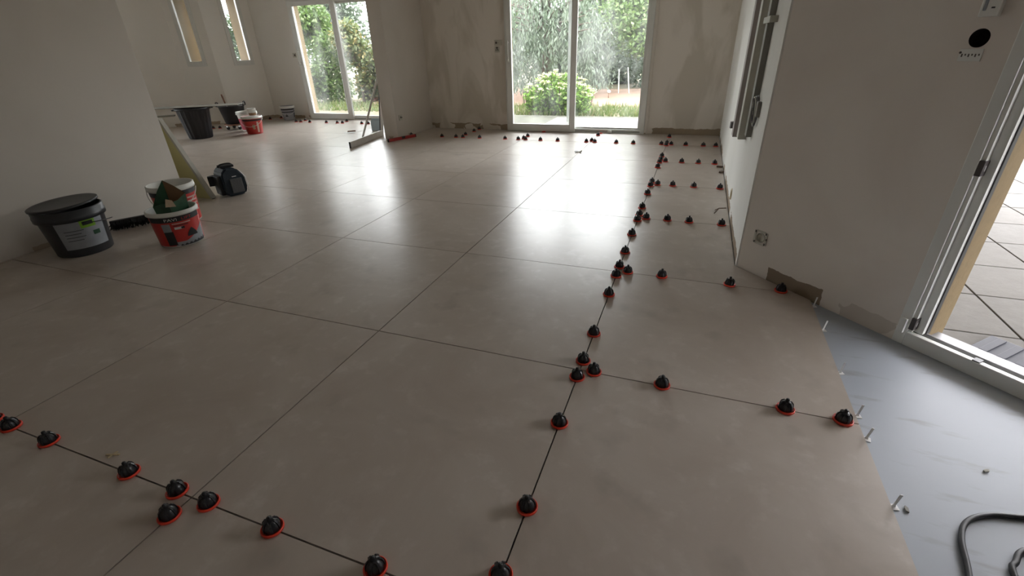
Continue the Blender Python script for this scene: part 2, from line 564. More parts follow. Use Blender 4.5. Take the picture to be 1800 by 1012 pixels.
def wall(name, p0, p1, th, mat_in, label, openings=(), z0=-0.02, mat_out=None, side=1, z1=H):
    """Wall from p0 to p1, inner face on that line, thickness to the outside
    (to the left of p0->p1 when side = 1); openings are (s0, s1, z0, z1)."""
    a, b = Vector(p0), Vector(p1)
    L = (b - a).length
    t = (b - a) / L
    n = Vector((-t.y, t.x)) * side
    Mx = Matrix(((t.x, n.x, 0, a.x), (t.y, n.y, 0, a.y), (0, 0, 1, 0), (0, 0, 0, 1)))
    bm = bmesh.new()
    ss = sorted({0, L, *[o[0] for o in openings], *[o[1] for o in openings]})
    zs = sorted({z0, z1, *[o[2] for o in openings], *[o[3] for o in openings]})

    def hole(s, z):
        return any(o[0] < s < o[1] and o[2] < z < o[3] for o in openings)
    solid = {}
    for i in range(len(ss) - 1):
        for k in range(len(zs) - 1):
            solid[i, k] = not hole((ss[i] + ss[i + 1]) / 2, (zs[k] + zs[k + 1]) / 2)
    mb = MB()
    for (i, k), ok in solid.items():
        if not ok:
            continue
        s0, s1, a0, a1 = ss[i], ss[i + 1], zs[k], zs[k + 1]
        q = [Vector((s, d, z)) for s in (s0, s1) for d in (0, th) for z in (a0, a1)]
        # index: s*4 + d*2 + z
        mb.add([Mx @ p for p in q], [(0, 4, 5, 1)], 0)
        mb.add([Mx @ p for p in q], [(2, 3, 7, 6)], 1)
        for di, dk, f in ((-1, 0, (0, 1, 3, 2)), (1, 0, (4, 6, 7, 5)), (0, -1, (0, 2, 6, 4)), (0, 1, (1, 5, 7, 3))):
            if not solid.get((i + di, k + dk), False):
                mb.add([Mx @ p for p in q], [f], 1 if (i + di, k + dk) in solid else 0)
    bm.free()
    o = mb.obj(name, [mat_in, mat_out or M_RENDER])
    return tag(o, label, 'wall', kind='structure')


# far wall with the big sliding door
wall('wall_far', (-1.91, 6.82), (2.66 + 0.2, 6.82), 0.24, M_WALL_FAR, 'blotchy beige plaster wall around the big glazed sliding door', [(1.91 - 0.50, 1.91 + 1.60, -0.03, 2.10)])
wall('wall_right', (2.66, 7.06), (2.66, 2.29), 0.22, M_WALL_RIGHT, 'bright white wall on the right carrying vertical channels')
T45 = Vector((0.70711, -0.70711))
DIAG_A = Vector((2.668, 2.282))


def diag(s, d=0.0):
    return (DIAG_A.x + T45.x * s + 0.70711 * d, DIAG_A.y + T45.y * s + 0.70711 * d)


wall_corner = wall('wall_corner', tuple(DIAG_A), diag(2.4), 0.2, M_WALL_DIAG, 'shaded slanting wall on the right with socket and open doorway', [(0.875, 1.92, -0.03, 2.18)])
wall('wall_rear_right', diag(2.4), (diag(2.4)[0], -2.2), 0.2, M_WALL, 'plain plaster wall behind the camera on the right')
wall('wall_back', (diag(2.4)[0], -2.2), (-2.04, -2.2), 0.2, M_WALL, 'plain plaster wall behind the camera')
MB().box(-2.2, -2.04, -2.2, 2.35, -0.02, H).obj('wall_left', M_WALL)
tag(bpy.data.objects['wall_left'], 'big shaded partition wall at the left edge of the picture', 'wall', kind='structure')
MB().box(-2.14, -1.91, 5.74, 7.78, -0.02, H).obj('wall_pier', M_WALL)
tag(bpy.data.objects['wall_pier'], 'short projecting wall between the side room and the sliding door', 'wall', kind='structure')
AB, BC, CDc = (-6.93, 6.40), (-6.30, 6.63), (-6.08, 7.52)
wall('wall_garden', CDc, (-2.14, 7.54), 0.24, M_WALL_SIDE, 'pale side-room wall around the narrower glazed door', [(0.96, 3.10, -0.03, 2.08)])
LB = math.hypot(BC[0] - AB[0], BC[1] - AB[1])
LC = math.hypot(CDc[0] - BC[0], CDc[1] - BC[1])
wall('wall_bay_inner', BC, CDc, 0.42, M_WALL_SIDE, 'pale wall with the slit window nearer the glazed door', [(0.375, 0.72, 1.08, 2.3)])
wall('wall_bay_outer', AB, BC, 0.48, M_WALL_SIDE, 'pale wall with the slit window further left', [(0.165, 0.47, 1.08, 2.3)])
wall('wall_side', (-8.3, 4.62), AB, 0.2, M_WALL_SIDE, 'pale slanting wall at the far left of the side room')
wall('wall_side_left', (-8.3, 1.0), (-8.3, 4.62), 0.2, M_WALL_SIDE, 'side-room end wall hidden behind the partition', [(2.0, 3.4, -0.03, 2.1)])
portal((-8.45, 3.7, 1.05), (1, 0, 0), 1.4, 2.1)
wall('wall_side_back', (-2.2, 1.0), (-8.3, 1.0), 0.2, M_WALL_SIDE, 'side-room wall hidden behind the partition', side=-1)
# ceiling slab with eaves; deep unseen overhang added to shade terrace and doorway
ceil = MB().prism([(8.2, -2.8), (8.2, 1.6), (5.4, 4.4), (5.4, 7.3), (-1.6, 7.3), (-1.6, 8.45), (-6.7, 8.45), (-7.9, 7.3), (-9.0, 5.3), (-8.9, 0.6), (-2.6, 0.6), (-2.6, -2.8)], H, H + 0.2).obj('ceiling', M_CEIL)
tag(ceil, 'flat ceiling slab above the picture with added overhang shading the terrace', 'ceiling', kind='structure')

# holes in the slanting wall: round junction-box hole and the bare socket box
for s, z, r in ((0.764, 1.19, 0.030), (0.109, 0.218, 0.026)):
    x, y = diag(s)
    q = Vector((0.70711, 0.70711, 0)).to_track_quat('Z', 'Y').to_matrix().to_4x4()
    Mc = Matrix.Translation((x, y, z)) @ q
    c = MB().lathe([(r, -0.02), (r, 0.06)], 28, M=Mc).disc(r, -0.02, 28, up=False, M=Mc).disc(r, 0.06, 28, M=Mc)
    co = c.obj('cutter', M_HOLE)
    md = wall_corner.modifiers.new('cut', 'BOOLEAN')
    md.operation, md.solver, md.object = 'DIFFERENCE', 'EXACT', co
    dg = bpy.context.evaluated_depsgraph_get()
    me = bpy.data.meshes.new_from_object(wall_corner.evaluated_get(dg))
    wall_corner.modifiers.clear()
    wall_corner.data = me
    bpy.data.objects.remove(co)
    hb = MB().lathe([(r * 0.99, 0.0), (r * 0.99, 0.055)], 28, M=Mc).disc(r * 0.99, 0.055, 28, up=False, M=Mc)
    if r > 0.028:
        hb.obj('box_lining', M_HOLE, wall_corner)
    else:
        hb.obj('box_lining', M_DOT, wall_corner)

# sampling portals in the openings (no emission)
portal((0.55, 6.99, 1.05), (0, -1, 0), 2.1, 2.1)
portal((-4.05, 7.70, 1.05), (0, -1, 0), 2.14, 2.08)
pd = diag(1.3975, 0.16)
portal((pd[0], pd[1], 1.07), (-0.70711, -0.70711, 0), 0.92, 2.13)


# ------------------------------------------------------------------ doors and windows
def frame_rect(mb, x0, x1, z0, z1, w, y0, y1, wb=None, wt=None, mi=0):
    """Four mitre-free rails of a rectangular frame in the xz plane."""
    wb = w if wb is None else wb
    wt = w if wt is None else wt
    mb.cbox(x0, x0 + w, y0, y1, z0, z1, 0.004, mi)
    mb.cbox(x1 - w, x1, y0, y1, z0, z1, 0.004, mi)
    mb.cbox(x0 + w, x1 - w, y0, y1, z0, z0 + wb, 0.004, mi)
    mb.cbox(x0 + w, x1 - w, y0, y1, z1 - wt, z1, 0.004, mi)
    return mb


def sliding_door(name, x0, x1, y, ztop, xm0, xm1, label, proud, wl=0.06):
    """Two-leaf sliding door: left leaf runs on the room side, right leaf behind."""
    d = thing(name, label, 'door', (0, 0, 0), kind='structure')
    fr = frame_rect(MB(), x0, x1, -0.012, ztop, 0.06, y - proud * 0.4, y + 0.10, 0.065, 0.07)
    fr.obj('frame', M_PVC, d)
    # room-side leaf
    a, b = x0 + 0.035, xm1 - 0.045
    f1 = frame_rect(MB(), a, b, 0.006, ztop - 0.03, wl + 0.02, y - proud, y - proud + 0.05, 0.105, 0.07)
    l1 = f1.obj('leaf', M_PVC, d)
    frame_rect(MB(), a + wl + 0.012, b - wl - 0.012, 0.10, ztop - 0.095, 0.012, y - proud - 0.006, y - proud + 0.006).obj('glazing_bead', M_PVC, l1)
    MB().box(a + wl + 0.015, b - wl - 0.015, y - proud + 0.02, y - proud + 0.026, 0.105, ztop - 0.095).obj('pane', M_GLASS, l1)
    MB().box(a + wl + 0.0, b - wl - 0.0, y - proud + 0.008, y - proud + 0.012, 0.094, 0.104).obj('gasket', M_PVC_D, l1)
    hb = MB().cbox(a + 0.025, a + 0.055, y - proud - 0.012, y - proud, 0.99, 1.05, 0.003).cbox(a + 0.033, a + 0.048, y - proud - 0.045, y - proud - 0.03, 1.0, 1.28, 0.004)
    hb.box(a + 0.035, a + 0.046, y - proud - 0.035, y - proud, 1.245, 1.26).box(a + 0.035, a + 0.046, y - proud - 0.035, y - proud, 1.015, 1.03)
    hb.obj('handle', M_PVC, l1)
    # outer leaf
    a, b = xm0 + 0.045, x1 - 0.035
    f2 = frame_rect(MB(), a, b, 0.02, ztop - 0.03, wl, y + 0.02, y + 0.07, 0.05, 0.07)
    l2 = f2.obj('leaf', M_PVC, d)
    frame_rect(MB(), a + wl - 0.006, b - wl + 0.006, 0.062, ztop - 0.095, 0.012, y + 0.012, y + 0.022).obj('glazing_bead', M_PVC, l2)
    MB().box(a + wl - 0.004, b - wl + 0.004, y + 0.04, y + 0.046, 0.066, ztop - 0.095).obj('pane', M_GLASS, l2)
    MB().box(x0 + 0.06, x1 - 0.06, y - proud * 0.4 - 0.004, y - proud * 0.4, 0.02, 0.026).obj('track_gasket', M_PVC_D, d)
    return d


fw = thing('added_window', 'unseen glazing added behind the left partition to light the side room', 'window', (-8.3, 1.0, 0), R(90), kind='structure')  # unseen window, added to bring more daylight into the side room
frame_rect(MB(), 2.0, 3.4, 0, 2.1, 0.07, 0.0, 0.06).cbox(2.66, 2.74, 0.0, 0.06, 0.07, 2.03, .003).obj('frame', M_PVC, fw)
MB().box(2.07, 3.33, 0.03, 0.036, 0.07, 2.03).obj('pane', M_GLASS, fw)
d1 = sliding_door('door_1', -0.515, 1.625, 6.80, 2.10, 0.40, 0.64, 'white two-leaf sliding glass door in the far plaster wall', 0.075)
d2 = sliding_door('door_2', -5.125, -2.99, 7.50, 2.08, -4.24, -3.985, 'white glazed garden door of the side room', 0.04, 0.075)
MB().cbox(1.10, 1.16, 6.735, 6.765, 0.0, 0.04, 0.004).obj('drain_cover', M_PVC, d1)
MB().box(-0.56, -0.515, 6.795, 6.82, 0, 2.12).box(1.625, 1.665, 6.795, 6.82, 0, 2.12).obj('cover_strip', M_WALL_FAR, d1)


def slit_window(name, p0, p1, s0, s1, z0, z1, label):
    a, b = Vector(p0), Vector(p1)
    t = (b - a).normalized()
    w = thing(name, label, 'window', (a.x, a.y, 0), math.atan2(t.y, t.x), kind='structure')
    frame_rect(MB(), s0 - 0.055, s1 + 0.055, z0 - 0.075, z1 + 0.05, 0.065, -0.012, 0.05, 0.085).obj('frame', M_PVC, w)
    frame_rect(MB(), s0 + 0.005, s1 - 0.005, z0, z1 - 0.01, 0.012, -0.018, 0.02).obj('glazing_bead', M_PVC, w)
    MB().box(s0 + 0.008, s1 - 0.008, 0.022, 0.028, z0 + 0.004, z1 - 0.012).obj('pane', M_GLASS, w)
    return w


slit_window('window_1', AB, BC, 0.185, 0.45, 1.11, 2.25, 'left slit window showing mostly cream outside reveal')
slit_window('window_2', BC, CDc, 0.395, 0.69, 1.10, 2.25, 'right slit window with sky and foliage beside cream reveal')

# open doorway in the slanting wall: frame only, the leaf is swung out of the picture
rzd = math.atan2(T45.y, T45.x)
d3 = thing('door_3', 'white doorway frame at the right edge, open to the terrace', 'door', (DIAG_A.x, DIAG_A.y, 0), rzd, kind='structure')
s0, s1 = 0.865, 1.93
MB().cbox(s0, s0 + 0.042, -0.006, 0.05, -0.012, 2.19, 0.003).cbox(s1 - 0.042, s1, -0.006, 0.05, -0.012, 2.19, 0.003).cbox(s0 + 0.042, s1 - 0.042, -0.006, 0.05, 2.148, 2.19, 0.003).obj('frame', M_PVC, d3)
MB().cbox(s0 + 0.042, s0 + 0.056, 0.004, 0.05, 0.055, 2.148, 0.002).cbox(s1 - 0.056, s1 - 0.042, 0.004, 0.05, 0.055, 2.148, 0.002).obj('frame_lip', M_PVC, d3)
MB().cbox(s0 + 0.045, s0 + 0.085, 0.028, 0.07, 0.05, 2.148, 0.002).cbox(s1 - 0.085, s1 - 0.045, 0.028, 0.07, 0.05, 2.148, 0.002).cbox(s0 + 0.045, s1 - 0.045, 0.028, 0.07, 2.10, 2.148, 0.002).obj('rebate', M_PVC, d3)
MB().box(s0 + 0.084, s0 + 0.090, 0.05, 0.075, 0.05, 2.1).box(s1 - 0.09, s1 - 0.084, 0.05, 0.075, 0.05, 2.1).obj('gasket', M_PVC_D, d3)
MB().cbox(s0 + 0.042, s1 - 0.042, -0.006, 0.022, -0.012, 0.052, 0.004).cbox(s0 + 0.042, s1 - 0.042, 0.022, 0.05, -0.012, 0.036, 0.002).obj('sill', M_PVC, d3)
MB().cbox(s0 + 0.06, s1 - 0.06, 0.05, 0.062, -0.02, 0.052, 0.002).box(s0 + 0.07, s1 - 0.07, 0.062, 0.16, -0.02, 0.030).obj('threshold', M_ALU, d3)
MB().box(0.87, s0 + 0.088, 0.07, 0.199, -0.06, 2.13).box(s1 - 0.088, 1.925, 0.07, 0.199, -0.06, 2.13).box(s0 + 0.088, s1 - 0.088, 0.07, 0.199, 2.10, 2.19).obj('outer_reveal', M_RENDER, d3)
MB().box(1.14, 1.165, -0.002, 0.03, 0.045, 0.056).obj('drain_slot', M_INK, d3)
for z in (0.095, 0.765, 1.5):
    k = MB().cbox(s0 + 0.040, s0 + 0.060, -0.004, 0.032, z - 0.028, z + 0.028, 0.002).obj('keeper_plate', M_WIRE, d3)
    MB().lathe([(0.004, 0), (0.004, 0.02)], 10).disc(0.004, 0.02, 10).obj('screw', M_STEEL, k, (s0 + 0.058, 0.012, z - 0.01))
MB().cbox(s0 + 0.008, s0 + 0.034, -0.022, -0.004, 0.045, 0.115, 0.004).obj('corner_block', M_PVC, d3)

# ------------------------------------------------------------------ terrace and garden ground
ground = MB().box(-40, 40, -8, 60, -0.5, -0.085).obj('ground', M_GROUND)
tag(ground, 'rough grassy garden ground beyond the terrace', 'ground', kind='structure')
terr = MB().box(2.9, 9.0, -1.5, 9.0, -0.12, -0.062).box(-2.6, 2.9, 7.06, 9.0, -0.12, -0.062).obj('terrace', M_JOINT)
tag(terr, 'paved terrace of square concrete slabs around the house', 'terrace', kind='structure')
pv = None
P = 0.4525
for i in range(-8, 12):
    for j in range(-4, 16):
        x0, y0 = 3.857 + i * P - P, 1.912 + j * P
        cx, cy = x0 + P / 2, y0 + P / 2
        # keep pavers that lie outside the house and inside the paved area
        right = cx + cy > 4.95 + 0.45 and cx > 3.1 and cx < 7.5 and cy < 8.6 and cy > 0.4
        far = cy > 7.25 and cy < 8.8 and -2.4 < cx <= 3.1
        if not (right or far):
            continue
        if pv is None:
            g = 0.005
            pv = MB().cbox(-P / 2 + g, P / 2 - g, -P / 2 + g, P / 2 - g, -0.012, 0.0, 0.003).mesh('paver', M_PAVER)
        link('paver', pv, terr, (cx, cy, -0.05))
# slabs cut along the slanting wall
for i in range(-1, 8):
    for j in range(-5, 3):
        x0, y0 = 3.857 + i * P - P, 1.912 + j * P
        cx, cy = x0 + P / 2, y0 + P / 2
        if cx + cy > 5.40 or cx < 3.1:
            continue
        sq = [(x0 + .005, y0 + .005), (x0 + P - .005, y0 + .005), (x0 + P - .005, y0 + P - .005), (x0 + .005, y0 + P - .005)]
        lim = 4.95 + 0.2 / 0.70711 + 0.01
        out = []
        for k, p in enumerate(sq):
            q = sq[(k + 1) % 4]
            a, b = p[0] + p[1] - lim, q[0] + q[1] - lim
            if a >= 0:
                out.append(p)
            if a * b < 0:
                t = a / (a - b)
                out.append((p[0] + t * (q[0] - p[0]), p[1] + t * (q[1] - p[1])))
        if len(out) >= 3 and area(out) > 0.004:
            MB().prism([(p[0] - cx, p[1] - cy) for p in out], -0.012, 0).obj('paver', M_PAVER, terr, (cx, cy, -0.05))
soil = MB()
rnd = random.Random(4)
nx, ny = 26, 8
vs = [(-6 + i * 0.6, 10.6 + j * 0.55, -0.084 + 0.05 * math.sin(j / ny * math.pi) + rnd.uniform(0, 0.03)) for j in range(ny + 1) for i in range(nx + 1)]
fs = [(j * (nx + 1) + i, j * (nx + 1) + i + 1, (j + 1) * (nx + 1) + i + 1, (j + 1) * (nx + 1) + i) for j in range(ny) for i in range(nx)]
soil.add(vs, fs, 0, True)
tag(soil.obj('soil_bed', M_SOIL), 'strip of bare pinkish soil beyond the grass', 'soil', kind='stuff')


# ------------------------------------------------------------------ garden plants
def leaves(mb, rnd, c, rad, n, size, mi=0, shell=0.35, droop=0.0, aspect=0.5):
    for _ in range(n):
        while True:
            p = Vector((rnd.uniform(-1, 1), rnd.uniform(-1, 1), rnd.uniform(-1, 1)))
            if shell < p.length < 1:
                break
        q = Vector((c[0] + p.x * rad[0], c[1] + p.y * rad[1], c[2] + p.z * rad[2]))
        if droop:
            d = Vector((rnd.gauss(0, .25), rnd.gauss(0, .25), -1)).normalized()
        else:
            d = Vector((rnd.gauss(0, 1), rnd.gauss(0, 1), rnd.gauss(-.3, .7))).normalized()
        u = d.cross(Vector((rnd.gauss(0, 1), rnd.gauss(0, 1), rnd.gauss(0, 1)))).normalized()
        s = size * rnd.uniform(.6, 1.3)
        w = u * s * aspect * .5
        mb.add([q, q + d * s * .45 + w, q + d * s, q + d * s * .45 - w], [(0, 1, 2, 3)], mi)


def tree(name, label, base, height, crown, n, size, lm, seed, blobs=9, trunk=0.12, cat='tree', lean=0.0, low=0.35, group='trees and shrubs beyond the terrace'):
    rnd = random.Random(seed)
    t = thing(name, label, cat, (base[0], base[1], -0.09), group=group)
    tk = MB().tube([(0, 0, 0), (lean * .2, 0, height * .25), (lean * .5, 0.05, height * .5), (lean, 0, height * .8)], [trunk, trunk * .8, trunk * .55, trunk * .2], 8)
    fo = MB()
    for k in range(blobs):
        a = rnd.uniform(0, 6.28)
        rr = crown[0] * math.sqrt(rnd.uniform(0, 1)) * .75
        z = height * rnd.uniform(low, .92)
        taper = 1 - .55 * max(0, (z / height - .5) / .5)
        cpt = (lean * z / height + rr * math.cos(a) * taper, rr * math.sin(a) * taper * crown[1] / crown[0], z)
        tk.tube([(lean * z / height * .6, 0, z * .55), cpt], [trunk * .3, trunk * .1], 5)
        rb = crown[0] * rnd.uniform(.35, .55)
        leaves(fo, rnd, cpt, (rb, rb, rb * .8), n // blobs, size)
    tk.obj('trunk', M_BARK, t)
    fo.obj('foliage', lm, t)
    return t


def willow(base, height, rad, strands, seed, label):
    rnd = random.Random(seed)
    t = thing('weeping_willow', label, 'tree', (base[0], base[1], -0.09), group='trees and shrubs beyond the terrace')
    tk = MB().tube([(0, 0, 0), (.1, 0, height * .4), (0, 0, height * .75)], [.22, .16, .08], 9)
    fo = MB()
    for k in range(strands):
        a = rnd.uniform(0, 6.28)
        rr = rad * math.sqrt(rnd.uniform(.02, 1))
        top = height * (1 - .45 * (rr / rad) ** 2) * rnd.uniform(.8, 1.0)
        ln = min(top - .25, rnd.uniform(1.0, 2.6))
        x, y = rr * math.cos(a), rr * math.sin(a)
        sx, sy = rnd.gauss(0, .08), rnd.gauss(0, .08)
        m = int(ln / .055)
        for i in range(m):
            f = i / m
            q = Vector((x + sx * f + rnd.gauss(0, .025), y + sy * f + rnd.gauss(0, .025), top - ln * f))
            d = Vector((rnd.gauss(0, .5), rnd.gauss(0, .5), -1)).normalized()
            u = d.cross(Vector((rnd.gauss(0, 1), rnd.gauss(0, 1), 0))).normalized()
            s = rnd.uniform(.08, .16)
            fo.add([q, q + d * s * .5 + u * s * .16, q + d * s, q + d * s * .5 - u * s * .16], [(0, 1, 2, 3)])
        if k % 9 == 0:
            tk.tube([(0, 0, height * .55), (x * .5, y * .5, top * .95), (x, y, top)], [.05, .03, .008], 5)
    tk.obj('trunk', M_BARK, t)
    fo.obj('foliage', M_LEAF_WILLOW, t)
    return t


willow((-1.6, 12.6), 3.1, 1.75, 420, 11, 'grey-green weeping willow behind the left pane of the sliding door')
tree('garden_tree', 'bright leafy tree behind the right pane of the sliding door', (0.95, 14.0), 3.3, (1.6, 1.2), 13000, .13, M_LEAF_MID, 21, 13, .11, low=.42)
tree('dark_shrub', 'dark shrub in the shade under the willow', (-2.4, 15.3), 2.1, (1.7, .8), 5600, .13, M_LEAF_DARK, 22, 9, .06, 'shrub', low=.2)
tree('garden_tree', 'dense dark tree standing far behind the sliding door', (-0.9, 18.2), 3.4, (2.6, 1.5), 17000, .28, M_LEAF_DARK, 23, 12, .2, low=.1)
tree('garden_tree', 'dense tree beyond the trunk at the right door edge', (3.4, 17.6), 3.4, (2.0, 1.4), 12000, .26, M_LEAF_MID, 24, 11, .2, low=.08)
tree('garden_tree', 'broad tree far to the left of the willow', (-5.0, 16.9), 3.2, (1.9, 1.4), 11000, .26, M_LEAF_MID, 25, 11, .18, low=.08)
tree('hedge_shrub', 'low grey-green shrub at the back of the soil bed', (1.2, 15.9), 1.3, (1.9, .5), 3600, .12, M_LEAF_WILLOW, 26, 9, .05, 'shrub', low=.15)
# seen through the side-room door and the slit windows
tree('garden_tree', 'green shrubby tree filling the left pane of the side-room door', (-7.9, 11.5), 2.45, (1.15, 1.0), 10500, .13, M_LEAF_MID, 31, 11, .08, low=.12)
tree('garden_tree', 'yellowing leafy tree behind the middle of the side-room door', (-6.35, 11.0), 1.9, (0.8, .75), 7500, .12, M_LEAF_YEL, 32, 10, .06, low=.12)
tree('garden_tree', 'tall pale tree rising behind the side-room door', (-9.9, 14.4), 3.3, (1.5, 1.2), 6500, .15, M_LEAF_WILLOW, 33, 10, .13, low=.3)
tree('garden_tree', 'bluish-green tree seen in the right slit window', (-12.2, 12.2), 2.4, (1.3, 1.3), 6000, .16, M_LEAF_DARK, 34, 9, .1, low=.15)
tree('hedge_shrub', 'mixed hedge shrub beside the short projecting wall', (-5.1, 11.3), 1.75, (0.75, .75), 6000, .12, M_LEAF_YEL, 35, 9, .05, 'shrub', low=.12)

# unseen hedge added right of the picture to block sky light at the doorway
rnd = random.Random(12)
hd = thing('light_blocking_hedge', 'tall unseen hedge added right of the picture to block light', 'hedge', (0, 0, 0))
hb_ = MB()
for (ax, ay, bx_, by_) in ((7.6, 6.6, 10.2, 4.0), (10.2, 4.0, 10.6, -1.0)):
    for k in range(420):
        f = rnd.random()
        x_, y_ = ax + (bx_ - ax) * f, ay + (by_ - ay) * f
        leaves(hb_, rnd, (x_, y_, rnd.uniform(.1, 2.5)), (.22, .22, .22), 4, .2)
hb_.obj('foliage', M_LEAF_DARK, hd)
hw = MB()
for (ax, ay, bx_, by_) in ((7.7, 6.7, 10.3, 4.1), (10.3, 4.1, 10.7, -1.0)):
    d_ = Vector((bx_ - ax, by_ - ay)).normalized()
    n_ = Vector((-d_.y, d_.x)) * -.14
    hw.prism([(ax + n_.x, ay + n_.y), (bx_ + n_.x, by_ + n_.y), (bx_ - n_.x, by_ - n_.y), (ax - n_.x, ay - n_.y)], -.08, 2.5)
hw.obj('twig_core', M_LEAF_DARK, hd)

# big flowering clump in front of the door
rnd = random.Random(7)
bush = thing('flowering_clump', 'bright green clump with pale flower heads just outside the sliding door', 'shrub', (-0.38, 9.42, -0.09))
lf, fl_, st = MB(), MB(), MB()
for k in range(170):
    a, rr = rnd.uniform(0, 6.28), math.sqrt(rnd.uniform(0, 1))
    tip = Vector((math.cos(a) * rr * .78, math.sin(a) * rr * .42, .80 - .44 * rr * rr + rnd.uniform(-.06, .05)))
    root = Vector((tip.x * .72, tip.y * .72, 0))
    st.tube([root, (root + tip) / 2 + Vector((tip.x * .1, tip.y * .1, 0)), tip], .005, 4, cap=False)
    for i in range(18):
        f = rnd.uniform(.05, .95)
        q = root.lerp(tip, f)
        d = Vector((rnd.gauss(0, 1), rnd.gauss(0, 1), rnd.gauss(.3, .5))).normalized()
        u = d.cross(Vector((rnd.gauss(0, 1), rnd.gauss(0, 1), rnd.gauss(0, 1)))).normalized()
        s = rnd.uniform(.07, .12)
        lf.add([q, q + d * s * .5 + u * s * .25, q + d * s, q + d * s * .5 - u * s * .25], [(0, 1, 2, 3)])
    if rr < 1 and k % 2 == 0:
        for i in range(14):
            q = tip + Vector((rnd.gauss(0, .026), rnd.gauss(0, .026), rnd.gauss(.01, .01)))
            s = .022
            u = Vector((rnd.gauss(0, 1), rnd.gauss(0, 1), rnd.gauss(0, .4))).normalized() * s
            w = Vector((-u.y, u.x, rnd.gauss(0, .01)))
            fl_.add([q - u, q - w, q + u, q + w], [(0, 1, 2, 3)])
st.obj('stem', M_BARK, bush)
lf.obj('foliage', M_LEAF_BUSH, bush)
fl_.obj('flower_head', M_FLOWER, bush)
# grassy border
g = MB()
rnd = random.Random(9)
for k in range(5200):
    x, y = rnd.uniform(-2.6, 3.2), 9.02 + 1.7 * rnd.random() ** 1.2
    h = rnd.uniform(.03, .16)
    d = Vector((rnd.gauss(0, .35), rnd.gauss(0, .35), 1)).normalized() * h
    u = Vector((rnd.gauss(0, 1), rnd.gauss(0, 1), 0)).normalized() * .012
    q = Vector((x, y, -.086))
    g.add([q - u, q + u, q + d], [(0, 1, 2)])
for k in range(3500):
    x, y = rnd.uniform(-8.5, -3.0), rnd.uniform(9.3, 11.0)
    h = rnd.uniform(.03, .13)
    d = Vector((rnd.gauss(0, .35), rnd.gauss(0, .35), 1)).normalized() * h
    u = Vector((rnd.gauss(0, 1), rnd.gauss(0, 1), 0)).normalized() * .014
    q = Vector((x, y, -.086))
    g.add([q - u, q + u, q + d], [(0, 1, 2)])
tag(g.obj('border_grass', M_GRASS), 'weedy green border along the terrace edge', 'grass', kind='stuff')
# white post pair and small garden ornament beyond the soil
pp = thing('swing_frame', 'thin white A-shaped posts standing on the bare soil', 'frame', (0.36, 13.2, -.06))
MB().tube([(-.10, 0, 0), (-.14, .1, .62)], .014, 8).obj('post', M_WHITE_PL, pp)
MB().tube([(.18, 0, 0), (.09, .1, .66)], .014, 8).obj('post', M_WHITE_PL, pp)
gt = thing('garden_stake', 'small white-topped stake in the soil outside the right pane', 'stake', (0.20, 12.0, -.05))
MB().tube([(0, 0, 0), (0, 0, .15)], .012, 8).obj('stake', M_RUST, gt)
MB().lathe([(.0, .21), (.035, .2), (.045, .17), (.03, .14), (.0, .14)], 12).obj('cap', M_WHITE_PL, gt)

# ------------------------------------------------------------------ levelling caps
RING = MB().lathe([(0.0, 0.0012), (0.0305, 0.0012), (0.032, 0.003), (0.032, 0.0085), (0.0305, 0.0105), (0.0285, 0.0105), (0.0275, 0.0055), (0.0, 0.0055)], 28).mesh('ring', M_RED)
cb = MB().lathe([(0.0225, 0.0055), (0.0232, 0.014), (0.0218, 0.024), (0.0180, 0.033), (0.0125, 0.0385), (0.0085, 0.0415), (0.0, 0.042)], 20)
CONE = cb.mesh('cap', M_CAP)
FIN = MB()
for k in range(6):
    a = k * math.pi / 3
    Mf = Matrix.Rotation(a, 4, 'Z')
    pr_ = [(0.008, 0.010), (0.0255, 0.010), (0.0252, 0.022), (0.0222, 0.0325), (0.0165, 0.0395), (0.008, 0.0405)]
    vs = [Mf @ Vector((x, -0.0028, z)) for x, z in pr_] + [Mf @ Vector((x, 0.0028, z)) for x, z in pr_]
    n = len(pr_)
    FIN.add(vs, [list(range(n)), [n + i for i in range(n)][::-1]] + [(i, n + i, n + (i + 1) % n, (i + 1) % n) for i in range(n)])
FINS = FIN.mesh('grip_fins', M_CAP)
PIN = MB().lathe([(0.0062, 0.039), (0.0066, 0.0495), (0.005, 0.0520), (0.0, 0.0520)], 12).lathe([(0.0028, 0.0518), (0.0028, 0.0523), (0.0, 0.0523)], 8).mesh('stem_tip', M_BLACK)
rc = random.Random(3)


def cap(x, y, label, ring_only=False):
    if ring_only:
        o = link('levelling_base_ring', RING, None, (x, y, 0), 0)
        return tag(o, label, 'tile spacer', 'loose red base rings')
    t = thing('tile_leveller', label, 'tile spacer', (x, y, 0), rc.uniform(0, 6.28), 'tile levelling caps')
    for nm, me in (('base_ring', RING), ('cap', CONE), ('grip_fins', FINS), ('stem_tip', PIN)):
        link(nm, me, t)
    return t


L2 = [0.092, 0.305, 0.669, 0.945, 1.06, 1.285, 1.691, 1.93, 2.06, 2.294, 2.623, 2.935, 3.06, 3.253, 3.668, 3.935, 4.07, 4.7, 4.935, 5.07, 5.256, 5.93, 6.07, 6.548]
for k, y in enumerate(L2):
    cap(2.0, y, 'black cap on red ring, %s from the camera on the long joint' % ordinal(k))
ROWS = [(1, [2.058, 2.33, 2.765, 2.947], 'nearest'), (2, [2.058, 2.252, 2.613, 2.867], 'second'), (3, [2.058, 2.215, 2.37, 2.595], 'third'),
        (4, [2.058, 2.195, 2.38, 2.605], 'fourth'), (5, [2.058, 2.232, 2.405, 2.572], 'fifth'), (6, [2.058, 2.238, 2.45, 2.598], 'furthest')]
for y, xs, nm in ROWS:
    for k, x in enumerate(xs):
        cap(x, y, 'black cap on red ring, %s from left in the %s short right-hand row' % (ordinal(k), nm))
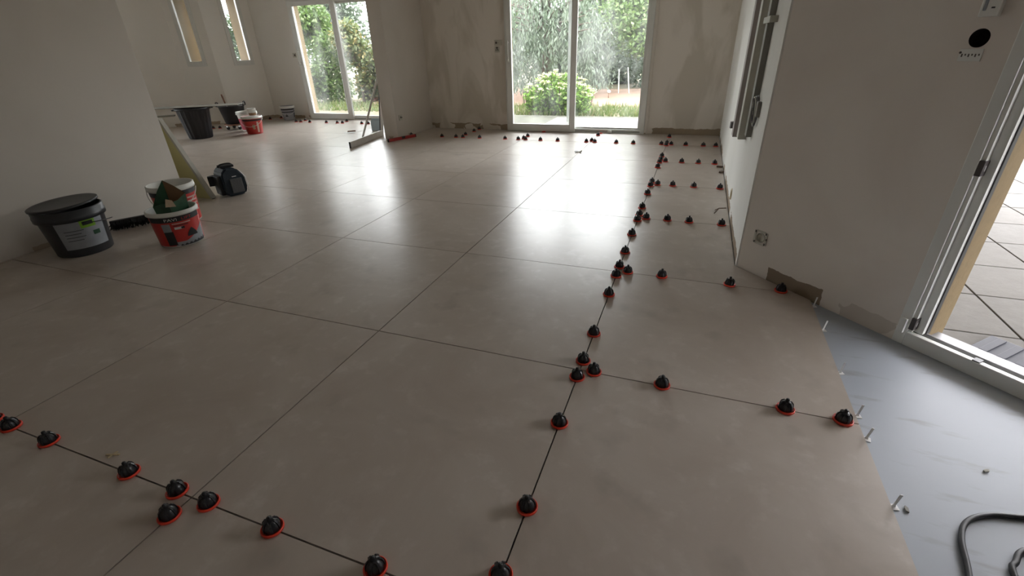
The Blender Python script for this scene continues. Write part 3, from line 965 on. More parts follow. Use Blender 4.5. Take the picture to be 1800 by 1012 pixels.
C6 = [-1.297, -1.058, -0.942, -0.667, -0.26, -0.055, 0.055, 0.28, 0.533, 0.942, 1.058, 1.35, 1.575, 1.935]
for k, x in enumerate(C6):
    cap(x, 6.0, 'black cap on red ring, %s from left in the row before the sliding door' % ordinal(k))
cap(1.0, 6.075, 'black cap behind the far row, nearest of two on the middle joint')
cap(1.0, 6.537, 'black cap close to the door sill, further of two on the middle joint')
cap(0.0, 6.08, 'black cap tucked against the pair left of centre in the far row')
cap(0.0, 6.267, 'single black cap just behind the left-centre group of the far row')
for k, y in enumerate((6.217, 6.536, 6.74)):
    cap(-1.0, y, 'black cap near the blotchy wall left of the sliding door, %s from the camera' % ordinal(k))
cap(1.0, 6.70, 'bare red ring at the middle of the sliding-door sill', True)
cap(0.12, 6.69, 'bare red ring under the left leaf of the sliding door', True)
C0 = [-0.06, 0.058, 0.287, 0.715, 0.94, 1.075, 1.328, 1.68]
for k, x in enumerate(C0):
    cap(x, 0.0, 'black cap on red ring, %s from left in the nearest row at lower left' % ordinal(k))
cap(1.0, -0.07, 'black cap on red ring, below the pair at the lower-left joint crossing')
cap(0.0, -0.075, 'black cap cut by the left edge of the picture, below the row')
C7 = [-5.055, -4.94, -4.717, -4.32, -4.065, -3.945, -3.508, -3.362, -3.053]
for k, x in enumerate(C7):
    cap(x, 7.0, 'small far black cap, %s from left in the row before the garden door' % ordinal(k))
cap(-5.0, 7.19, 'small black cap beside the grey bucket, behind the garden-door row')
cap(-4.0, 7.2, 'small black cap behind the middle of the garden-door row')
cap(-6.12, 6.03, 'red-based black cap right of the ribbed bin, left of the two')
cap(-6.00, 6.07, 'red-based black cap right of the ribbed bin, right of the two')
cap(-5.97, 7.25, 'red-based black cap by the wall left of the grey bucket')
cap(-5.86, 7.44, 'red-based black cap at the wall just behind the grey bucket')
cap(-1.85, 6.02, 'black cap against the short projecting wall, behind the red level')
cap(-2.32, 6.36, 'black cap half hidden behind the short projecting wall')

# white clips waiting along the open tile edge
for k, (y, rz) in enumerate(((1.894, .4), (1.658, .3), (1.321, .35), (1.058, .2), (0.942, -.2), (0.662, .2))):
    c = thing('levelling_clip', 'white plastic clip standing at the open tile edge, %s from the wall' % ordinal(k), 'clip', (3.006, y, -0.012), rz, 'white clips along the tile edge')
    MB().cbox(-.006, .014, -.011, .011, 0.0005, .0022, .0008).obj('foot', M_CLIP, c)
    MB().prism([(-.007, .002), (.007, .002), (.0032, .012), (.0036, .054), (-.0036, .054), (-.0032, .012)], -.0012, .0012, M=Matrix.Rotation(R(8), 4, 'Y') @ Matrix.Rotation(R(90), 4, 'X')).obj('stem', M_CLIP, c)

# broken clips and crumbs on the tiles
sc = thing('broken_clip', 'little heap of broken clips on the bright far tiles', 'debris', (0.98, 5.3, 0))
for k, (x, y, a, l) in enumerate(((0, 0, .9, .07), (.03, .05, 1.3, .06), (-.02, .04, .2, .05), (.04, -.02, 2.2, .05))):
    MB().cbox(-l / 2, l / 2, -.006, .006, 0.0005, .012, .002).obj('fragment', M_GREYBOARD if k % 2 else M_CLIP, sc, (x, y, 0), a)
sc = thing('broken_clip', 'pale cross-shaped clip scrap beside the nearest row', 'debris', (0.575, 0.035, 0))
MB().cbox(-.024, .024, -.003, .003, .0005, .004, .001).obj('fragment', M_STICKER, sc, (0, 0, 0), .35)
MB().cbox(-.016, .016, -.003, .003, .0005, .004, .001).obj('fragment', M_STICKER, sc, (0, 0, 0), 1.5)
for k, (x, y) in enumerate(((2.62, 4.86), (2.63, 4.62))):
    s_ = thing('plaster_chip', 'crumb of plaster by the right wall, %s of two' % ('further' if k == 0 else 'nearer'), 'debris', (x, y, 0), k * 1.1)
    MB().prism([(-.03, -.012), (.02, -.018), (.034, .006), (0, .02), (-.026, .012)], .0005, .016).obj('chip', M_BROWN, s_)
for k, (x, y, lb2) in enumerate(((3.317, .904, 'small dark crumb alone on the grey screed'), (3.04, .665, 'dark crumb beside the last white clip on the screed'))):
    s_ = thing('mortar_crumb', lb2, 'debris', (x, y, -.012), .6 + k)
    MB().prism([(-.011, -.003), (.004, -.005), (.012, .001), (.002, .005), (-.008, .004)], .0004, .005).obj('crumb', M_GREYBOARD if k == 0 else M_RAIL_D, s_)
tw = thing('bent_wire', 'twig-like bent metal strip sticking out from the right wall base', 'debris', (2.60, 3.28, 0))
MB().tube([(-.05, -.03, .006), (-.02, .03, .03), (.03, .0, .045)], .004, 6).tube([(-.02, .03, .03), (-.045, .05, .006)], .003, 6).obj('strip', M_RUST, tw)

# ------------------------------------------------------------------ hose on the screed
def bez(pts, n=14):
    out = []
    P_ = [Vector(p) for p in pts]
    P_ = [P_[0] * 2 - P_[1]] + P_ + [P_[-1] * 2 - P_[-2]]
    for k in range(1, len(P_) - 2):
        a, b, c, d = P_[k - 1:k + 3]
        for i in range(n):
            t = i / n
            out.append(.5 * ((2 * b) + (c - a) * t + (2 * a - 5 * b + 4 * c - d) * t * t + (3 * b - a - 3 * c + d) * t ** 3))
    out.append(P_[-2])
    return out


HZ = -0.012 + 0.0074
hp = bez([(3.06, .30, HZ), (3.118, .49, HZ), (3.143, .60, HZ), (3.180, .668, HZ), (3.245, .712, HZ), (3.335, .735, HZ), (3.52, .77, HZ + .004), (3.66, .66, HZ), (3.55, .60, HZ), (3.42, .645, HZ), (3.29, .618, HZ), (3.243, .567, HZ), (3.222, .52, HZ), (3.21, .32, HZ)])
tag(MB().tube(hp, 0.0072, 10).obj('rubber_hose', M_HOSE), 'looped dark hose on the grey screed at lower right', 'hose')
# doormat outside
dm = thing('doormat', 'blue-grey ribbed rubber mat outside the open doorway', 'mat', (3.86, 1.62, -0.05), rzd)
MB().cbox(-.28, .42, -.10, .10, 0.0003, .012, .003).obj('mat_base', M_RUBBERMAT, dm)
for k in range(11):
    MB().cbox(-.25 + k * .062, -.22 + k * .062, -.085, .085, .0115, .018, .002).obj('rib', M_RUBBERMAT, dm)

# ------------------------------------------------------------------ buckets
def cone_patch(mb, r0, r1, h, a0, a1, z0, z1, off, mi=0, n=14, poly=None):
    """Patch wrapped on a conical bucket wall (r0 at z=0, r1 at z=h)."""
    def pt(a, z):
        r = r0 + (r1 - r0) * z / h + off
        return Vector((r * math.cos(a), r * math.sin(a), z))
    vs, fs = [], []
    for k in range(n + 1):
        a = a0 + (a1 - a0) * k / n
        vs += [pt(a, z0(k / n) if callable(z0) else z0), pt(a, z1(k / n) if callable(z1) else z1)]
    for k in range(n):
        fs.append((2 * k, 2 * k + 2, 2 * k + 3, 2 * k + 1))
    return mb.add(vs, fs, mi, True)


def text_on_cone(txt, r0, r1, h, ac, z, size, off, m, parent, name='lettering', sx=1.0):
    cu = bpy.data.curves.new(name, 'FONT')
    cu.body = txt
    cu.size = size
    cu.align_x = 'CENTER'
    cu.resolution_u = 2
    tmp = bpy.data.objects.new(name, cu)
    COL.objects.link(tmp)
    bpy.context.view_layer.update()
    me = bpy.data.meshes.new_from_object(tmp.evaluated_get(bpy.context.evaluated_depsgraph_get()))
    bpy.data.objects.remove(tmp)
    for v in me.vertices:
        zz = z + v.co.y
        r = r0 + (r1 - r0) * zz / h + off
        a = ac + v.co.x * sx / r
        v.co = Vector((r * math.cos(a), r * math.sin(a), zz))
    me.materials.clear()
    me.materials.append(m)
    return link(name, me, parent)


def bucket(name, label, loc, r0, r1, h, body, rim_m, rim_h=.03, group=None, handle_m=None, handle_a=0.0, handle_drop=True, th=.004, body_split=None):
    t = thing(name, label, 'bucket', (loc[0], loc[1], 0.0004 if len(loc) < 3 else loc[2]), 0, group)

    def rr(z):
        return r0 + (r1 - r0) * z / h
    b = MB()
    zz = body_split or h - rim_h * .6
    b.lathe([(0, 0.002), (r0 - .006, 0.0), (r0, .006), (rr(h - rim_h * .6), h - rim_h * .6)], 40)
    b.lathe([(rr(h) - th, h - .004), (r0 - th, .008), (0, .008)], 40)
    b.obj('body', body, t)
    rm = MB().lathe([(rr(h - rim_h), h - rim_h), (r1 + .009, h - rim_h + .002), (r1 + .010, h - rim_h * .55), (r1 + .006, h - rim_h * .5), (r1 + .008, h - .004), (r1 + .003, h), (r1 - th, h - .001), (r1 - th, h - rim_h)], 40)
    rm.obj('rim', rim_m, t)
    if handle_m:
        pts = []
        R1 = r1 + .012
        for k in range(17):
            f = k / 16
            a = math.pi * f
            if handle_drop:
                # lying against the front of the wall
                x, y = R1 * math.cos(a), R1 * 1.02 * math.sin(a)
                z = h - rim_h - .005 - math.sin(a) * h * .42
                sh = (rr(max(z, 0)) + .014) / R1
                y *= max(sh, .8)
            else:
                x, y, z = R1 * math.cos(a), .02 * math.sin(a), h - rim_h + R1 * .9 * math.sin(a)
            v = Matrix.Rotation(handle_a, 3, 'Z') @ Vector((x, y, z))
            pts.append(v)
        MB().tube(pts, .0032, 6).obj('handle', handle_m, t)
    return t


def facing(x, y):
    return math.atan2(-0.5655 - y, 2.3132 - x)


# big charcoal bucket by the left wall
bx, by = -1.69, 1.28
fa = facing(bx, by)
r0, r1, h = .16, .190, .325
t = bucket('plaster_bucket', 'large charcoal bucket with grey label and loose dark lid by the left wall', (bx, by), r0, r1, h, M_DARKGREY, M_DARKGREY, .075, handle_m=None)
lb = cone_patch(MB(), r0, r1, h, fa - .62, fa + .95, .058, .246, .0012).obj('label', M_LABELGREY, t)
cone_patch(MB(), r0, r1, h, fa + .12, fa + .62, .196, .247, .0022).obj('green_tag', M_GREEN_LBL, lb)
cone_patch(MB(), r0, r1, h, fa + .20, fa + .54, .214, .240, .0030).obj('tag_print', M_INK, lb)
MB().lathe([(.013, 0), (.016, 0)], 16, M=Matrix.Translation((math.cos(fa - .05) * .1695, math.sin(fa - .05) * .1695, .10)) @ Vector((math.cos(fa - .05), math.sin(fa - .05), -.08)).to_track_quat('Z', 'Y').to_matrix().to_4x4()).obj('round_mark', M_INK, lb)
cone_patch(MB(), r0, r1, h, fa + .45, fa + .7, .135, .165, .0022).obj('print_block', M_CARTON_G, lb)
for k in range(4):
    cone_patch(MB(), r0, r1, h, fa - .42, fa + .18 - .1 * (k % 2), .185 - k * .022, .189 - k * .022, .0022).obj('print_line', M_DARKGREY, lb)
hp = [Vector((math.cos(fa + a) * (r1 + .012 + .02 * max(0, (a - .8))), math.sin(fa + a) * (r1 + .012 + .02 * max(0, (a - .8))), .245 - .10 * (a / 1.25) ** 2 if a > 0 else .245)) for a in [-.2 + .1 * k for k in range(14)]]
MB().tube([(math.cos(fa + .2 + .08 * k) * (r1 + .011 + .0016 * k), math.sin(fa + .2 + .08 * k) * (r1 + .011 + .0016 * k), .235 - .0022 * k) for k in range(14)], .003, 6).obj('handle', M_BLACK, t)
lid = tag(MB().lathe([(0, .014), (.165, .011), (.188, .015), (.197, .011), (.197, .0), (.186, .0), (.165, .003), (0, .005)], 36).obj('bucket_lid', M_DARKGREY), 'loose dark lid tipped on the charcoal bucket', 'lid')
lid.location = (bx - .008, by - .006, h + .004)
lid.rotation_euler = (R(3.5), R(-2.0), 0)
lid.location.z = h + .014

# front red bucket (levelling caps) with printed sleeve
bx, by = -1.14, 1.61
fa = facing(bx, by) - .04
r0, r1, h = .138, .153, .258
t = bucket('red_bucket', 'red and grey printed bucket with white rim holding a torn green carton', (bx, by), r0, r1, h, M_WHITE_PL, M_WHITE_PL, .03)
sl = cone_patch(MB(), r0, r1, h, fa - 1.35, fa + 1.75, .012, .226, .0012, n=26).obj('printed_sleeve', M_BUCKET_RED, t)
cone_patch(MB(), r0, r1, h, fa - 1.2, fa + 1.3, .188, .226, .0022, n=24).obj('black_band', M_INK, sl)
text_on_cone('PAVI', r0, r1, h, fa - .16, .1965, .028, .0034, M_INK_W, sl, sx=1.45)
text_on_cone('LIFT', r0, r1, h, fa + .50, .1965, .028, .0034, M_BUCKET_RED, sl, sx=1.45)
cone_patch(MB(), r0, r1, h, fa - .3, fa + 1.3, .012, lambda f: .04 + .10 * max(0, (f - .3) / .7) ** 1.3, .0022, n=22).obj('grey_swoosh', M_LABELGREY, sl)
cone_patch(MB(), r0, r1, h, fa - .62, fa - .26, .12, .178, .0030).obj('photo_panel', M_LABELGREY, sl)
cone_patch(MB(), r0, r1, h, fa - .62, fa - .22, .018, .12, .0030).obj('dark_panel', M_INK, sl)
cone_patch(MB(), r0, r1, h, fa - .16, fa + .62, .171, .178, .0030).obj('text_line', M_STRAP, sl)
cone_patch(MB(), r0, r1, h, fa - .14, fa + .50, .158, .163, .0030).obj('text_line', M_INK, sl)
cone_patch(MB(), r0, r1, h, fa - .12, fa + .24, .133, .150, .0030).obj('text_box', M_INK_W, sl)
cone_patch(MB(), r0, r1, h, fa + .16, fa + .30, .134, .149, .0038).obj('text_badge', M_INK, sl)
cone_patch(MB(), r0, r1, h, fa + .32, fa + .82, .068, lambda f: .076 + .052 * (1 - abs(2 * f - 1)) ** .7, .0034).obj('cap_picture', M_INK, sl)
cone_patch(MB(), r0, r1, h, fa - .1, fa + 1.2, .010, lambda f: .016 + .016 * f + .006 * math.sin(f * 40), .0040, n=30).obj('lower_band', M_DARKGREY, sl)  # wavy charcoal band low on the sleeve, rising to one side
# torn carton in it
ct = thing('torn_carton', 'torn green carton with brown inside stuffed in the front red bucket', 'carton', (bx - .005, by + .01, .0), fa)
K = {'l': (-.015, -.105), 'f': (.095, -.005), 'r': (.015, .110), 'b': (-.085, .0)}
TOP = {'l': .275, 'f': .305, 'r': .345, 'b': .435}


def panel(a, b, ma, mb_, extra=0.0, name='carton_side'):
    (xa, ya), (xb, yb) = K[a], K[b]
    n_ = Vector((yb - ya, -(xb - xa))).normalized() * .0015
    mid = ((xa + xb) / 2, (ya + yb) / 2)
    m = MB()
    for sgn, mi in ((1, 0), (-1, 1)):
        o_ = n_ * sgn
        q = [(xa * .8 + o_.x, ya * .8 + o_.y, .06), (xb * .8 + o_.x, yb * .8 + o_.y, .06), (xb + o_.x, yb + o_.y, TOP[b]), (mid[0] + o_.x, mid[1] + o_.y, (TOP[a] + TOP[b]) / 2 + extra), (xa + o_.x, ya + o_.y, TOP[a])]
        m.add(q, [(0, 1, 2, 3, 4) if sgn > 0 else (4, 3, 2, 1, 0)], mi)
    return m.obj(name, [ma, mb_], ct)


panel('l', 'f', M_CARTON_G, M_CARTON_G, .01)
panel('f', 'r', M_CARTON_G, M_CARTON, -.012)
panel('r', 'b', M_CARTON_G, M_CARTON, .006)
panel('b', 'l', M_CARTON_G, M_CARTON_G, .012)
MB().prism([(0, 0), (.062, -.006), (.05, .04), (.015, .055)], 0, .002, M=Matrix.Translation((.10, -.03, .285)) @ Matrix.Rotation(R(90), 4, 'Z') @ Matrix.Rotation(R(70), 4, 'X')).obj('carton_flap', M_CARTON_C, ct)

# rear red bucket behind it
bx, by = -1.60, 1.96
fa = facing(bx, by)
r0, r1, h = .138, .158, .315
t = bucket('red_bucket', 'red printed bucket with white rim standing behind the torn carton', (bx, by), r0, r1, h, M_WHITE_PL, M_WHITE_PL, .04, handle_m=M_WHITE_PL, handle_a=fa - math.pi / 2 - .2)
sl = cone_patch(MB(), r0, r1, h, fa - 1.6, fa + 1.6, .012, .272, .0012, n=26).obj('printed_sleeve', M_BUCKET_RED, t)
cone_patch(MB(), r0, r1, h, fa - 1.5, fa + 1.5, .235, .272, .0022, n=24).obj('black_band', M_INK, sl)
for k in range(5):
    cone_patch(MB(), r0, r1, h, fa + .55, fa + 1.2, .20 - k * .028, .212 - k * .028, .0024).obj('text_line', M_STRAP, sl)

# broom head on the floor against the wall
br = thing('broom_head', 'black broom head lying against the foot of the left wall', 'broom', (-1.90, 1.75, 0), R(60))
MB().cbox(-.14, .14, -.010, .026, .022, .066, .008).obj('block', M_BLACK, br)
bm_ = MB()
rnd = random.Random(5)
for i in range(40):
    for j in range(7):
        x, z_ = -.135 + i * .27 / 39, .024 + j * .006
        bm_.tube([(x, -.006, z_), (x + rnd.gauss(0, .006), -.045 + rnd.gauss(0, .006), z_ * .8 + rnd.gauss(0, .004)), (x + rnd.gauss(0, .01), -.078 + rnd.gauss(0, .008), max(.003, z_ * .6 + rnd.gauss(0, .01)))], .0028, 4, cap=False)
o = bm_.obj('bristles', M_BAGBLACK, br)
o['kind'] = 'stuff'

# leaning board behind the end of the left wall
lb_ = thing('leaning_board', 'yellowish-green board with grey edge tilted behind the left wall end', 'board', (-1.90, 2.50, 0))
ang = math.atan2(.36, .715)
Mb = Matrix.Rotation(-ang, 4, 'Y')
hgt = .80
MB().box(-.60, -.026, 0, .03, 0.0, hgt, M=Matrix.Translation((0, 0, .012)) @ Mb @ Matrix.Translation((0, 0, .0))).obj('face', M_YGREEN, lb_)
MB().box(-.026, .0, -.004, .034, 0.0, hgt, M=Matrix.Translation((0, 0, .012)) @ Mb).obj('edge_strip', M_GREYBOARD, lb_)

# dark tool bag
bgx = thing('tool_bag', 'dark navy tool bag with grey pocket on the floor by the leaning board', 'bag', (-1.795, 2.575, 0), R(70))
# local x runs along the pocket side, local y to the back left
L_, Wd, Hh = .205, .205, .285
prof = [(0.02, 0.0), (L_ - .03, 0.0), (L_, .05), (L_ - .004, .17), (L_ - .06, .25), (.05, .265), (.0, .22), (-.006, .05)]
bmb = bmesh.new()
vsa = [bmb.verts.new((x, 0, z)) for x, z in prof]
vsb = [bmb.verts.new((x, Wd, z)) for x, z in prof]
n = len(prof)
bmb.faces.new(vsa)
bmb.faces.new(vsb[::-1])
for i in range(n):
    bmb.faces.new((vsa[(i + 1) % n], vsa[i], vsb[i], vsb[(i + 1) % n]))
bmesh.ops.bevel(bmb, geom=bmb.edges[:], offset=.014, segments=3, affect='EDGES')
me = bpy.data.meshes.new('body')
bmb.to_mesh(me)
bmb.free()
me.materials.append(M_NAVY)
link('body', me, bgx, (0, 0, .004))
pk = MB().cbox(.055, .165, -.012, .004, .03, .165, .006).obj('pocket', M_BAGGREY, bgx)
MB().cbox(.085, .125, -.0045, .0, .182, .188, .001).obj('badge', M_CLIP, bgx)
MB().tube([(L_ - .006, -.004, .03), (L_ + .004, -.004, .09), (L_ - .002, -.004, .165), (L_ - .045, -.004, .235)], .004, 6).obj('piping', M_CLIP, bgx)
MB().cbox(.03, .15, .05, .15, .262, .285, .008).obj('top_flap', M_BAGBLACK, bgx)
MB().tube(bez([(.02, .10, .27), (.05, .10, .292), (.13, .10, .292), (.16, .10, .262)], 6), .007, 8).obj('carry_handle', M_BAGBLACK, bgx)
MB().cbox(-.03, .01, .03, .17, .02, .20, .01).obj('side_pouch', M_BAGBLACK, bgx)
MB().prism([(.0, .0), (-.075, .03), (-.06, .07), (.0, .09)], .10, .19, M=Matrix.Translation((0, .13, 0)) @ Matrix.Rotation(R(0), 4, 'X')).obj('loose_flap', M_BAGBLACK, bgx)

# ribbed dustbin with a worktop laid on it
db = thing('ribbed_bin', 'tall dusty black ribbed bin under the pale worktop', 'bin', (-5.40, 5.20, 0))
MB().lathe([(0, .004), (.165, .0005), (.172, .012), (.238, .455)], 72, rib=(36, .004, .17)).lathe([(.236, .44), (.262, .445), (.265, .470), (.25, .475), (.24, .46), (.162, .02), (0, .02)], 48).obj('body', M_BIN, db)
for a in (-.5, 2.6):
    MB().cbox(-.045, .045, .25, .292, .445, .462, .004, M=Matrix.Rotation(a, 4, 'Z')).obj('lug', M_BIN, db)
th_ = R(34)
tb = tag(MB().cbox(-.6, 1.2, 0, .36, 0, .009, .002).obj('worktop_board', M_TABLE), 'long pale board laid across the ribbed bin as a worktop', 'board')
tb.location = (-5.78, 4.87, .4765)
tb.rotation_euler = (0, 0, th_)
pk_ = thing('trestle_plank', 'short plank end poking out below the worktop by the wall', 'plank', (-5.72, 4.72, 0), R(41))
MB().cbox(-.9, .32, -.05, .05, .375, .395, .002).obj('plank', M_TABLE, pk_)
for x in (-.8, -.45):
    MB().cbox(x - .02, x + .02, -.04, .04, 0.0005, .375, .003).obj('leg', M_WOOD, pk_)

# builder's tub on its dolly
dl = thing('dolly', 'small wheeled dolly carrying the black tub', 'dolly', (-5.60, 6.10, 0))
MB().lathe([(0, .075), (.19, .075), (.195, .08), (.195, .094), (.19, .098), (0, .098)], 32).obj('plate', M_WOOD, dl)
for k in range(4):
    a = k * math.pi / 2 - .4
    c = MB().cbox(-.012, .012, -.018, .018, .045, .075, .003).obj('caster', M_STEEL, dl, (math.cos(a) * .15, math.sin(a) * .15, 0))
    MB().lathe([(0, -.01), (.026, -.01), (.0285, -.006), (.0285, .006), (.026, .01), (0, .01)], 16, M=Matrix.Translation((0, 0, .029)) @ Matrix.Rotation(R(90), 4, 'Y') @ Matrix.Rotation(.5, 4, 'X')).obj('wheel', M_BLACK, c)
tu = thing('builders_tub', 'black rubber tub with looped handles on the wheeled dolly', 'tub', (-5.60, 6.10, .0985))
MB().lathe([(0, .002), (.15, .0), (.16, .01), (.210, .292), (.226, .295), (.226, .307), (.213, .311), (.203, .302), (.152, .012), (0, .012)], 40).obj('body', M_BLACK, tu)
for a in (R(35), R(215)):
    MB().tube([Matrix.Rotation(a, 3, 'Z') @ Vector(p) for p in bez([(.220, -.07, .297), (.224, -.06, .347), (.228, 0, .365), (.224, .06, .347), (.220, .07, .297)], 6)], .011, 8).obj('loop_handle', M_BLACK, tu)
tr = thing('trowel', 'trowel handle sticking up from the black tub', 'trowel', (-5.70, 6.07, .15), 0)
MB().tube([(.02, 0, .26), (-.01, .0, .40), (-.02, 0, .44)], [.010, .015, .012], 10).obj('handle', M_WOOD, tr)
MB().tube([(.02, 0, .26), (.06, .02, .20), (.05, .02, .12)], .006, 6).obj('tang', M_STEEL, tr)
MB().prism([(-.05, -.03), (.12, -.045), (.12, .05), (-.05, .04)], .0, .004, M=Matrix.Translation((.05, .02, .115))).obj('blade', M_STEEL, tr)

# pair of red-labelled pails and a pot
bx, by = -5.15, 5.99
fa = facing(bx, by)
t = bucket('translucent_pail', 'pinkish-red pail with tall pale rim behind the small red bucket', (bx, by), .125, .165, .325, M_WHITE_PL, M_WHITE_PL, .05)
sl = cone_patch(MB(), .125, .165, .325, fa - 1.7, fa + 1.7, .03, .215, .0012, n=26).obj('printed_sleeve', mat('pink_red_print', (0.52, 0.06, 0.10), 0.4), t)
bx, by = -4.78, 5.74
fa = facing(bx, by)
r0, r1, h = .122, .160, .285
t = bucket('small_red_bucket', 'small red bucket with white lid rim and beige sticker in the side room', (bx, by), r0, r1, h, M_BUCKET_RED, M_WHITE_PL, .035, handle_m=M_WHITE_PL, handle_a=fa - math.pi / 2 - .35)
lb = cone_patch(MB(), r0, r1, h, fa - 1.4, fa + 1.5, .215, .240, .0014, n=24).obj('dark_band', M_INK, t)
s_ = cone_patch(MB(), r0, r1, h, fa - .12, fa + .12, .085, .155, .0016).obj('sticker', M_STICKER, t)
for k in range(3):
    cone_patch(MB(), r0, r1, h, fa - .08, fa + .07, .098 + k * .019, .107 + k * .019, .0024).obj('sticker_print', M_INK, s_)
cone_patch(MB(), r0, r1, h, fa + .36, fa + .60, .03, .20, .0016).obj('pale_stripe', M_STRAP, t)
MB().lathe([(0, h - .012), (r1 - .004, h - .01)], 36).obj('lid', M_WHITE_PL, t)
pt_ = thing('plastic_pot', 'small clear white pot with brown contents on the red bucket', 'pot', (bx - .01, by + .05, h + .001))
MB().lathe([(0, .001), (.055, .0), (.066, .105), (.070, .108), (.068, .112), (.062, .108), (.052, .004), (0, .004)], 28).obj('body', M_WHITE_PL, pt_)
cone_patch(MB(), .055, .066, .105, fa - 1.2, fa + 1.2, .004, .045, .0012, n=18).obj('contents', M_CARTON, pt_)

# grey bucket in the corner
bx, by = -5.47, 7.27
fa = facing(bx, by)
r0, r1, h = .105, .135, .27
t = bucket('grey_bucket', 'grey-white bucket with dark band and bail in the side-room corner', (bx, by), r0, r1, h, mat('grey_bucket_print', (.36, .36, .39), .45), M_WHITE_PL, .045, handle_m=M_WHITE_PL, handle_a=fa - math.pi / 2 - .1)
cone_patch(MB(), r0, r1, h, fa - 1.3, fa + 1.1, .195, .222, .0014, n=20).obj('dark_band', M_INK, t)
cone_patch(MB(), r0, r1, h, fa - 1.3, fa + .9, .150, .168, .0014, n=20).obj('dark_band', M_INK, t)
cone_patch(MB(), r0, r1, h, fa - .55, fa - .12, .075, lambda f: .08 + .045 * (1 - abs(2 * f - 1)) ** .7, .0016).obj('cap_picture', M_INK, t)
cone_patch(MB(), r0, r1, h, fa + .95, fa + 1.2, .05, .18, .0016).obj('dark_stripe', M_INK, t)

# straightedges by the short wall
a, b = Vector((-2.175, 4.93, 0)), Vector((-2.335, 5.96, 0))
d = (b - a)
st_ = thing('straightedge', 'pale aluminium straightedge lying on its side on the floor', 'straightedge', a + Vector((0, 0, .0005)), math.atan2(d.y, d.x))
MB().cbox(0, d.length, -.011, .011, 0, .085, .002).obj('bar', M_ALU_W, st_)
MB().cbox(-.004, .001, -.012, .012, -.0002, .086, .001).obj('end_cap', M_DARKGREY, st_)
ls = thing('leaning_strip', 'slender metal strip leaning against the short projecting wall', 'straightedge', (0, 0, 0))
p0, p1 = Vector((-2.435, 5.56, .012)), Vector((-2.158, 5.80, .87))
MB().tube([p0 + Vector((0, 0, .006)), p1], .0185, 4).obj('bar', M_ALU_W, ls)
ls = thing('leaning_profile', 'pale upright profile with dark edge beside the short projecting wall', 'straightedge', (0, 0, 0))
q0, q1 = Vector((-2.405, 6.03, .004)), Vector((-2.205, 5.93, .87))
dv = (q1 - q0)
Mq = Matrix.Translation(q0) @ dv.to_track_quat('Z', 'Y').to_matrix().to_4x4()
MB().cbox(-.026, .026, -.01, .01, .008, dv.length, .002, M=Mq).obj('bar', M_ALU_W, ls)
MB().box(-.034, -.026, -.011, .011, .008, dv.length, M=Mq).obj('dark_edge', M_DARKGREY, ls)
a, b = Vector((-1.90, 5.45, 0)), Vector((-1.725, 5.94, 0))
d = b - a
lv = thing('spirit_level', 'red spirit level on the floor at the foot of the short wall', 'level', a + Vector((0, 0, .0005)), math.atan2(d.y, d.x))
MB().cbox(.01, d.length - .01, -.012, .012, 0, .042, .002).obj('bar', M_LEVEL, lv)
for x in (0.0, d.length - .012):
    MB().cbox(x, x + .012, -.013, .013, -.0002, .043, .002).obj('end_cap', M_BLACK, lv)
MB().cbox(d.length * .48, d.length * .60, -.013, .013, .012, .0425, .002).obj('vial_window', M_INK, lv)
pkk = thing('blue_packet', 'pale blue plastic packet on the floor behind the leaning strips', 'packet', (-2.73, 6.36, 0), .3)
MB().cbox(-.075, .075, -.04, .04, 0.0005, .17, .012).obj('packet_body', M_BLUEPK, pkk)
MB().cbox(-.07, .07, -.005, .005, .168, .20, .002).obj('top_seam', M_BLUEPK, pkk)
ft = thing('flat_trowel', 'flat trowel lying on the bright tiles of the side room', 'trowel', (-3.09, 6.10, 0), R(25))
MB().prism([(-.09, -.03), (.09, -.045), (.09, .045), (-.09, .03)], .0006, .003).obj('blade', M_STEEL, ft)
MB().tube([(-.03, 0, .02), (.10, 0, .024)], .011, 8).obj('handle', M_WOOD, ft)
MB().tube([(-.03, 0, .003), (-.03, 0, .02)], .004, 6).obj('tang', M_STEEL, ft)

# ------------------------------------------------------------------ right wall: channels and cable
ch = thing('wall_channel', 'tall mauve-grey channel with dark open side on the right wall', 'channel', (0, 0, 0))
MB().cbox(2.606, 2.636, 3.652, 3.79, .515, 2.45, .002).obj('front_strip', M_MAUVE, ch)
MB().box(2.636, 2.6595, 3.658, 3.78, .515, 2.45).obj('core', M_BROWN, ch)
for z0_, z1_ in ((.86, .93), (1.02, 1.13), (1.20, 1.36), (1.6, 1.9)):
    MB().box(2.638, 2.657, 3.652, 3.659, z0_, z1_).obj('slot', M_INK, ch)
ch = thing('wall_channel', 'grey-green box channel beside the mauve one on the right wall', 'channel', (0, 0, 0))
MB().cbox(2.607, 2.6595, 3.14, 3.27, .585, 2.45, .003).obj('bar', M_RAIL, ch)
ch = thing('wall_channel', 'narrow dark channel nearest the wall corner', 'channel', (0, 0, 0))
MB().cbox(2.626, 2.6595, 2.82, 2.92, .655, 2.45, .003).obj('bar', M_RAIL_D, ch)
cb_ = thing('wall_cable', 'thin white cable running down between the channels', 'cable', (0, 0, 0))
MB().tube([(2.652, 3.05, 2.44), (2.652, 3.05, 1.5), (2.651, 3.06, .95), (2.652, 3.04, .74)], .006, 8).obj('wire', M_INK_W, cb_)
MB().tube([(2.652, 3.04, .75), (2.652, 3.03, .66)], .009, 8).obj('end_sleeve', M_RAIL_D, cb_)
MB().cbox(2.618, 2.6255, 2.66, 3.00, 1.285, 1.318, .002).cbox(2.6255, 2.6595, 2.66, 2.68, 1.285, 1.318, .002).obj('clamp', M_RAIL, cb_)
bxx = thing('cable_coil', 'coiled dark wires hanging from a small wall box on the right', 'cable', (2.66, 2.70, 0))
